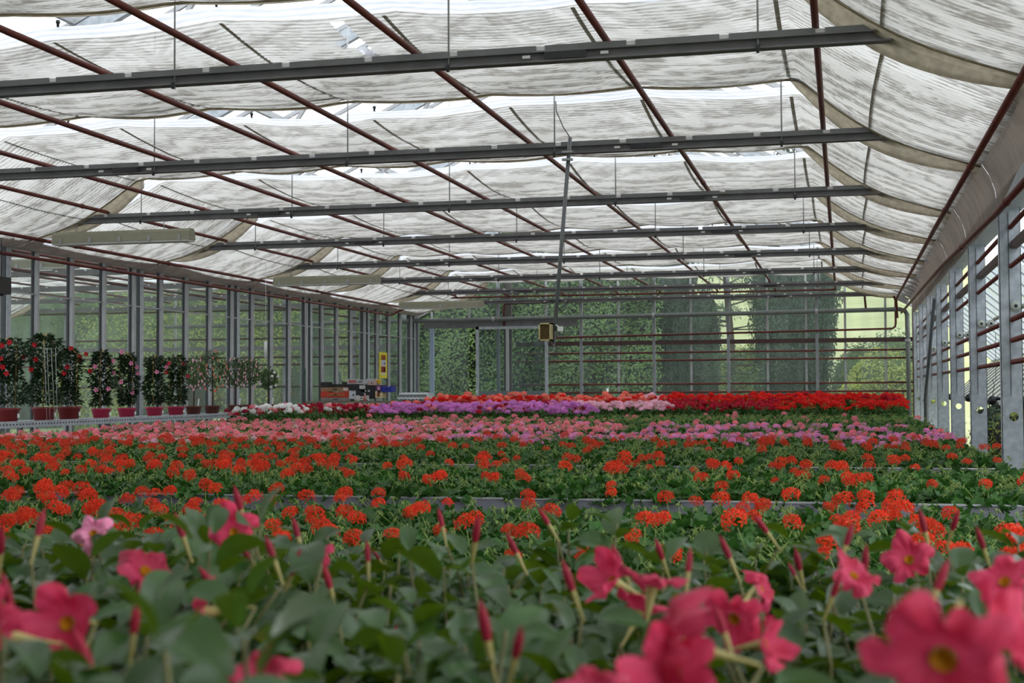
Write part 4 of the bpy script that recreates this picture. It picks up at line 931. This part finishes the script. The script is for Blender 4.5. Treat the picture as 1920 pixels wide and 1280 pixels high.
for i, (px, _, ty, by, w, pm_, fk) in enumerate(FT):
    p = at(px, 735, X=-11.2); lab = ['small standard fuchsia tree next to the last pink pot', 'tallest standard fuchsia tree with coral flowers', 'standard fuchsia tree in front of the second column', 'standard fuchsia tree with clustered pale buds', 'small round standard tree with white flowers, rightmost'][i]
    t = thing('fuchsia_tree', lab, 'potted plant', (-11.2, p.y, 1.05), 0, 'standard trees on the shelf'); zt_ = at(px, ty, X=-11.2).z-1.05; zb_ = at(px, by, X=-11.2).z-1.05
    r0 = .15; h0 = .15; place(potmesh(r0, h0, pm_), 'pot', t); MB().tube([(0, 0, h0*.8), (.01, 0, (zb_+h0)/2), (0, 0, (zt_+zb_)/2)], .012, TRUNK, 6).obj('trunk', t)
    mb = MB(); r = random.Random(80+i); c = (zt_+zb_)/2; H = (zt_-zb_)/2*1.15
    for k in range(750):
        v = Vector((r.gauss(0, 1), r.gauss(0, 1), r.gauss(0, 1))).normalized()*r.uniform(.35, 1)**.6; l = r.uniform(.04, .065); M = rotm(r, 1.4); cc = Vector((v.x*w, v.y*w, c+v.z*H))
        mb.add([cc+M @ q for q in (Vector((0, 0, 0)), Vector((l*.45, l*.25, 0)), Vector((l, 0, 0)), Vector((l*.45, -l*.25, 0)))], [(0, 1, 2, 3)], FUCL)
    mb.obj('foliage', t); fb = MB()
    for k in range(34 if fk != 'w' else 7):
        v = Vector((r.gauss(0, 1), r.gauss(-.4, 1), r.gauss(-.2, 1))).normalized(); cc = Vector((v.x*w, v.y*w, c+v.z*H)); 
        fb.lathe([(0, 0), (.009, -.012), (.010, -.03), (.016, -.042), (.004, -.05)] if fk != 'w' else [(0, .03), (.028, .02), (.034, 0), (.02, -.02), (0, -.025)], cc, fuch[fk], 7)
    fb.obj('blossoms', t)
    if i != 1 and i != 3: MB().box((.06, -.01, h0), (.085, -.004, h0+.14), WHITEP, Matrix.Rotation(.12, 4, 'Y')).obj('plant_label', t)

# ------------------------------------------------------------------ crates behind the flowers
tbm = mat('table_wood', (120, 110, 96), .7)
tt = thing('packing_table', 'low table carrying the fruit crates', 'table', (-10.85, 30.0, 0)); MB().box((-1.15, -.42, 1.18), (1.1, .3, 1.22), tbm).obj('tabletop', tt)
for x_ in (-1.1, 1.0):
    for y_ in (-.38, .22): MB().box((x_, y_, 0), (x_+.06, y_+.06, 1.18), tbm).obj('leg', tt)
def crate(x0, x1, y0, y1, name, rgb, label, dip=.25, inner=None, spot=None, Y=30.0, dep=.4):
    a = at(x0, y1, Y=Y); c = at(x1, y1, Y=Y); zt_ = at((x0+x1)/2, y0, Y=Y).z; z0 = max(at((x0+x1)/2, y1, Y=Y).z, 1.22); h = zt_-z0
    m = mat('crate_'+name, rgb, .6, noise=.25, nscale=12)
    t = thing('fruit_crate', label, 'crate', ((a.x+c.x)/2, Y, z0), -pi/2+.12); w = (c.x-a.x)/2; d = dep/2; th = .012
    b = MB(); b.box((-d, -w, 0), (d, w, .01), m)
    for sx in (-1, 1): 
        xx = sx*d; b.box((xx-th, -w, 0), (xx, w, h*(1-dip)), m)
        b.box((xx-th, -w, h*(1-dip)), (xx, -w*.5, h), m); b.box((xx-th, w*.5, h*(1-dip)), (xx, w, h), m)
    for sy in (-1, 1): b.box((-d, sy*w-th/2, 0), (d, sy*w+th/2, h), m)
    b.obj('crate_body', t)
    hb = MB().box((d-.002, -w*.18, h*.35), (d+.003, w*.18, h*.55), mat('crate_hole', (20, 18, 18), .8)); hb.obj('hand_hole', t)
    if spot: MB().box((d, w*spot[0], h*.2), (d+.004, w*spot[1], h*.8), mat('crate_spot_'+name, spot[2], .6)).obj('printed_panel', t)
    return t
crate(607, 657, 716, 726, 'dark', (46, 40, 40), 'dark open fruit crate on top of the left stack', .4)
crate(607, 657, 725, 734, 'card', (160, 124, 92), 'brown cardboard tray in the middle of the left stack', .15, spot=(.6, .95, (220, 200, 190)))
rc = crate(607, 660, 733.5, 745, 'red', (206, 62, 36), 'orange-red fruit crate with cream lettering', .15)
cu = bpy.data.curves.new('crate_text', 'FONT'); cu.body = 'LAMORICA'; cu.size = .085; cu.align_x = 'CENTER'; cu.extrude = .001
ct_ = bpy.data.objects.new('crate_lettering', cu); COL.objects.link(ct_); ct_.parent = rc; ct_.rotation_euler = (pi/2, 0, pi/2); ct_.location = (.212, 0, .04); cu.materials.append(CREAM)
bpy.context.view_layer.update(); cm = bpy.data.meshes.new_from_object(ct_); bpy.data.objects.remove(ct_); place(cm, 'crate_lettering', rc, (.212, 0, .04), (pi/2, 0, pi/2))
crate(607, 660, 744.5, 752, 'grey', (140, 134, 128), 'grey-brown crate at the bottom of the left stack', .1)
crate(656, 702, 710, 720, 'white', (196, 198, 204), 'white-grey carton on top of the middle stack', .2, spot=(-.9, -.3, (170, 100, 90)))
crate(693, 708, 713, 722, 'pinkish', (206, 176, 170), 'pinkish open carton at the right of the middle stack', .3)
crate(659, 706, 720, 731, 'black', (34, 32, 34), 'black plastic crate with a white label, upper', .12, spot=(-.2, .25, (190, 190, 190)))
crate(672, 706, 731, 747, 'blackb', (28, 28, 32), 'tall black plastic crate below the labelled one', .2)
crate(659, 673, 730, 748, 'whiteb', (206, 212, 222), 'white box standing left of the black crates', .1)
crate(668, 690, 741, 750, 'whitec', (220, 214, 214), 'white low tray in front of the black crates', .2, Y=29.68, dep=.14)
crate(708, 719, 722, 733, 'purple', (86, 42, 90), 'purple printed box beside the blue crate', .1, spot=(-.4, .4, (200, 150, 190)))
crate(719, 738, 724, 735, 'blue', (30, 50, 160), 'blue plastic crate holding brown cardboard', .1)
crate(708, 720, 733, 746, 'cream', (226, 210, 160), 'cream carton under the purple box', .3, spot=(-.6, .3, (120, 60, 40)))
crate(706, 713, 711, 719, 'yellow', (226, 190, 50), 'small yellow and cream carton standing on the middle stack', .3, dep=.2)
bo = thing('bottle', 'small pinkish bottle standing among the crates', 'bottle', Vector((at(684, 748, Y=29.62).x, 29.62, 1.22))); MB().lathe([(0, 0), (.035, 0), (.035, .1), (.015, .13), (.015, .16)], (0, 0, 0), mat('bottle_pink', (190, 120, 110), .3), 10).obj('bottle_body', bo); MB().lathe([(.018, .15), (.018, .18), (0, .18)], (0, 0, 0), WHITEP, 8).obj('bottle_cap', bo)
a = at(744, 735, Y=33.3); c = at(801, 735, Y=33.3)
nx_, ny_ = 24, 8; rows = [[(lerp(a.x, c.x, i/nx_), 33.3+.8*j/ny_, a.z-.02+.015*math.sin(i*2.1+j)+(.0 if 0 < j < ny_ and 0 < i < nx_ else -.16)) for j in range(ny_+1)] for i in range(nx_+1)]
PL = mat('clear_wrap', (196, 202, 206), .2, noise=.35, nscale=10, spec=.9)
o = thing('wrapped_bundle', 'flat bundle wrapped in crinkled clear plastic left of the doorway', 'plastic bundle'); MB().grid(rows, PL).obj('plastic_wrap', o)
MB().box((a.x+.03, 33.33, 0), (c.x-.03, 34.05, a.z-.06), mat('bundle_core', (120, 128, 128), .7)).obj('bundle_body', o)

# yellow sign on the left glass
q0 = at(712, 660, X=-12.0); q1 = at(725, 709, X=-12.0)
sg = thing('yellow_sign', 'narrow yellow notice with pictures hung on the left glass', 'sign', (-12.0, (q0.y+q1.y)/2, (q0.z+q1.z)/2)); w = (q1.y-q0.y)/2*1.1; h = (q0.z-q1.z)/2
MB().box((-.004, -w, -h), (.004, w, h), mat('sign_yellow', (232, 214, 60), .5)).obj('board', sg)
def pan(y0, y1, z0, z1, rgb, nm): MB().box((.004, w*y0, h*z0), (.007, w*y1, h*z1), mat('sign_'+nm, rgb, .6, noise=.3, nscale=30)).obj('printed_panel', sg)
pan(-.6, .6, .45, .80, (170, 84, 20), 'orange'); pan(-.6, .6, .43, .47, (60, 20, 20), 'dark'); pan(-.6, .6, -.08, .42, (206, 200, 214), 'white'); pan(.1, .5, .1, .2, (40, 40, 50), 'black'); pan(-.6, .6, -.55, -.1, (150, 44, 40), 'red'); pan(.1, .4, -.5, -.2, (240, 190, 190), 'pink'); pan(-.6, .6, -.75, -.56, (230, 226, 200), 'cream')

# ------------------------------------------------------------------ plants outside
def cloud(n, pts, L, m, mb, seed, ratio=.5, down=0, up_=0):
    """n leaves scattered at pts(r) -> (point, outward normal)"""
    r = random.Random(seed)
    for _ in range(n):
        c, nn = pts(r); l = L*r.uniform(.6, 1.3)
        z = (Vector(nn)+Vector((r.gauss(0, .55), r.gauss(0, .55), r.gauss(0, .55)+.25))).normalized(); x = z.orthogonal().normalized(); x = Matrix.Rotation(r.uniform(0, 6.28), 3, z) @ x
        if down: x = (x*.4+Vector((0, 0, -down))).normalized()
        y_ = z.cross(x).normalized(); c = Vector(c)
        mb.add([c, c+x*l*.45+y_*l*ratio/2, c+x*l-z*l*.08, c+x*l*.45-y_*l*ratio/2], [(0, 1, 2, 3)], m, False)
def blobshell(cx, cy, cz, rx, ry, rz, amp, seed):
    f = [(Vector((random.Random(seed+i).gauss(0, 1), random.Random(seed+i+50).gauss(0, 1), random.Random(seed+i+90).gauss(0, 1)))*3.0, random.Random(seed+i+7).uniform(0, 6)) for i in range(5)]
    def rad(v): return 1+amp*sum(math.sin(v.dot(w)+p) for w, p in f)/2.2
    def pts(r):
        v = Vector((r.gauss(0, 1), r.gauss(0, 1)-.5, r.gauss(0, 1))).normalized(); k = rad(v)*r.uniform(.86, 1.04)
        return Vector((cx+v.x*rx*k, cy+v.y*ry*k, max(.05, cz+v.z*rz*k))), v
    def shell(mb, m, k=.86):
        rows = []
        for i in range(13):
            th = pi*i/12; rows.append([])
            for j in range(21):
                ph = 2*pi*j/20; v = Vector((math.sin(th)*math.cos(ph), math.sin(th)*math.sin(ph), math.cos(th))); q = rad(v)*k; rows[-1].append((cx+v.x*rx*q, cy+v.y*ry*q, max(.0, cz+v.z*rz*q)))
        mb.grid(rows, m)
    return pts, shell
def bush(name, label, c, r3, n, L, lm, seed, cat='shrub', amp=.16, dm=HEDD, group=None, trunk=True, ratio=.5, down=0):
    pts, shell = blobshell(c[0], c[1], c[2], *r3, amp, seed); t = thing(name, label, cat, (0, 0, 0), group=group)
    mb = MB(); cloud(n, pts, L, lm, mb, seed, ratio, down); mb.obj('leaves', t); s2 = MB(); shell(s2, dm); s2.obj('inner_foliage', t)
    if trunk: MB().tube([(c[0], c[1], -.04), (c[0], c[1], c[2])], .12, TRUNK, 7).obj('trunk', t)
    return t
# laurel hedge made of leaning bushes in one clipped mass
hd = thing('laurel_hedge', 'tall dense laurel hedge behind the doorway and left half of the end wall', 'hedge')
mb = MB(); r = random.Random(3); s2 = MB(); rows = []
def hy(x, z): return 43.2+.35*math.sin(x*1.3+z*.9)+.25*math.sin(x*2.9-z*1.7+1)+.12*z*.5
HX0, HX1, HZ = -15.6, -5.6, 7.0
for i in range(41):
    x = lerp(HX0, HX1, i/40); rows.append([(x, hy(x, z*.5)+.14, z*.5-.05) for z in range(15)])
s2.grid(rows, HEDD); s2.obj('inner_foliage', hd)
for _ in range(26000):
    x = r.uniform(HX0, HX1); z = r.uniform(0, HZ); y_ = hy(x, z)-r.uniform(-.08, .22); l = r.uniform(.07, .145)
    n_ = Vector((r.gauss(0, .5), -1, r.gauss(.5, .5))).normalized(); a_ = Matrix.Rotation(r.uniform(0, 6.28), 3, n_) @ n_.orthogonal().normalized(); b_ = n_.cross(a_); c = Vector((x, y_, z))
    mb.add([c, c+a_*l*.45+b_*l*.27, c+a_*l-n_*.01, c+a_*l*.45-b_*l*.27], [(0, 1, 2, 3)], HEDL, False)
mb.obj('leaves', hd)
def cyp(label, px0, px1, Y, ztop, seed, n, name='cypress_tree', lm=CYPL):
    a = at(px0, 700, Y=Y); c = at(px1, 700, Y=Y); cx = (a.x+c.x)/2; w = (c.x-a.x)/2
    pts, shell = blobshell(cx, Y+w*.3, ztop*.45, w*1.08, w*.8, ztop*.62, .14, seed); t = thing(name, label, 'tree')
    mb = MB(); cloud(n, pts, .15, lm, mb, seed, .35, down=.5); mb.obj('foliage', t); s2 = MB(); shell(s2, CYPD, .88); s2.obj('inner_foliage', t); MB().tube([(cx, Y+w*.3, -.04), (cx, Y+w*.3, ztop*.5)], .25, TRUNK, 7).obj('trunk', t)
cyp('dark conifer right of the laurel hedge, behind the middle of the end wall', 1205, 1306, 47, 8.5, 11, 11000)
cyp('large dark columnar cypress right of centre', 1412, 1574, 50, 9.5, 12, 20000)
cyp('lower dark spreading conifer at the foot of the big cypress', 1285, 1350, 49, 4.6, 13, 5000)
# pine with open crown
t = thing('pine_tree', 'open-crowned grey-green pine between the two dark conifers', 'tree'); p0 = at(1368, 740, Y=47)
MB().tube([(p0.x, 47, -.04), (p0.x+.1, 47, 2.5), (p0.x-.1, 47, 5.5), (p0.x, 47, 8)], [.16, .13, .1, .06], TRUNK, 8).obj('trunk', t)
mb = MB(); br = MB(); r = random.Random(21)
for k in range(44):
    z = r.uniform(1.2, 6.8); a_ = r.uniform(0, 6.28); l = r.uniform(.6, 1.75); e = Vector((p0.x+l*math.cos(a_), 47+l*math.sin(a_), z+r.uniform(-.1, .5))); br.tube([(p0.x, 47, z), e], [.03, .01], TRUNK, 4)
    for q in range(3):
        cc = Vector((p0.x, 47, z)).lerp(e, .55+.22*q)
        def pts(rr, cc=cc):
            v = Vector((rr.gauss(0, 1), rr.gauss(0, 1), rr.gauss(0, .5))); v *= .22; return cc+v, Vector((0, 0, 1))
        cloud(60, pts, .13, PINEL, mb, k*7+q, .25)
mb.obj('foliage', t); br.obj('branches', t)
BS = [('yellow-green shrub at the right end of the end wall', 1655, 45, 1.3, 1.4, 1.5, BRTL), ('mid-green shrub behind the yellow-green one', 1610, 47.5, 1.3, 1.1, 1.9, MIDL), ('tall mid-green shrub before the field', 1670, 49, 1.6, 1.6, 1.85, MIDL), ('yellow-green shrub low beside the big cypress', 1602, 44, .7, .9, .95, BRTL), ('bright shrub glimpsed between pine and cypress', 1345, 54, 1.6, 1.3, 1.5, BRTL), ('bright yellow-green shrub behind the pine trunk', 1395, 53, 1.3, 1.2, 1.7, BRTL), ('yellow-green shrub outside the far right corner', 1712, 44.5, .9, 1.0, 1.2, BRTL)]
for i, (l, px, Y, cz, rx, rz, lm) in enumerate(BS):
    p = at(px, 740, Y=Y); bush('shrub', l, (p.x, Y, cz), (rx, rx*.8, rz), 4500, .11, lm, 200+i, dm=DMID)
# behind the neighbouring house: pale trees
for i, (px, Y, cz, rx, rz, lm, l) in enumerate([(40, 52, 4, 4.6, 4.6, MIDL, 'grey-green tree mass behind the neighbouring house at the left edge'), (170, 56, 3.2, 4.0, 4.2, MIDL, 'mid-green tree behind the neighbouring house'), (290, 50, 2.6, 2.6, 3.2, BRTL, 'yellow-green tree behind the first left column'), (390, 52, 3.0, 3.0, 3.7, MIDL, 'green tree behind the second left column'), (480, 49, 3.0, 1.9, 3.4, BRTL, 'yellow-green tree behind the small fuchsia trees'), (205, 47, .9, 2.2, 1.5, BRTL, 'low yellow shrub behind the neighbouring house'), (560, 52, 3.0, 2.4, 3.4, MIDL, 'green tree behind the crates'), (705, 45.5, 2.2, 1.3, 2.6, BRTL, 'yellow-green tree behind the yellow sign'), (640, 54, 2.6, 2.2, 3.0, MIDL, 'blue-green tree left of the yellow sign')]):
    p = at(px, 700, Y=Y); bush('background_tree', l, (p.x, Y, cz), (rx, rx*.7, rz), 9000, .13, lm, 300+i, 'tree', .22, dm=DMID)
for i, (x_, y_) in enumerate(((2.55, 13.2), (2.6, 15.4), (2.55, 18.0), (2.6, 20.8), (2.55, 24.0))):
    bush('side_shrub', 'low yellow-green shrub outside the right columns, %s from the front' % ORD[i], (x_, y_, .65), (.5, 1.0, .62), 1500, .075, [BRTL, MIDL, BRTL, BRTL, MIDL][i], 400+i, group='shrubs outside the right side')
for i, px in enumerate((1600, 1641, 1681)):
    p = at(px, 690, Y=62); MB().tube([(p.x, 62, -.05), (p.x, 62, 2.9+.25*i)], .045, WHITEP, 6).obj('field_post', None, label='thin white post in the field, %s' % ['leftmost', 'middle', 'rightmost'][i], cat='post', group='white posts in the field')
p = at(1139, 735, Y=41); MB().tube([(p.x, 41, -.04), (p.x, 41, 1.5)], .035, WHITEP, 6).obj('marker_post', None, label='short white marker post outside the end wall', cat='post')
for o in list(COL.objects):
    if o.name.startswith('marker_post'): o.location = (0, 0, 0)

# ------------------------------------------------------------------ light
w = bpy.data.worlds.new('overcast'); S.world = w; w.use_nodes = True; N = w.node_tree.nodes; L = w.node_tree.links
bg = N['Background']; tc = N.new('ShaderNodeTexCoord'); nz = N.new('ShaderNodeTexNoise'); nz.inputs['Scale'].default_value = 2.2; nz.inputs['Detail'].default_value = 5
cr = N.new('ShaderNodeMix'); cr.data_type = 'RGBA'; cr.inputs[6].default_value = (.80, .88, 1.0, 1); cr.inputs[7].default_value = (1, 1, 1, 1)
L.new(tc.outputs['Generated'], nz.inputs[0]); L.new(nz.outputs['Fac'], cr.inputs[0]); L.new(cr.outputs[2], bg.inputs[0]); bg.inputs[1].default_value = 2.05
sun = bpy.data.lights.new('sun', 'SUN'); sun.energy = .6; sun.angle = math.radians(70); sun.color = (1, .97, .92)
so = bpy.data.objects.new('sun', sun); COL.objects.link(so); so.rotation_euler = (math.radians(38), math.radians(12), math.radians(20))
S.cycles.transparent_max_bounces = 24; S.cycles.max_bounces = 10; S.cycles.transmission_bounces = 8; S.cycles.diffuse_bounces = 4
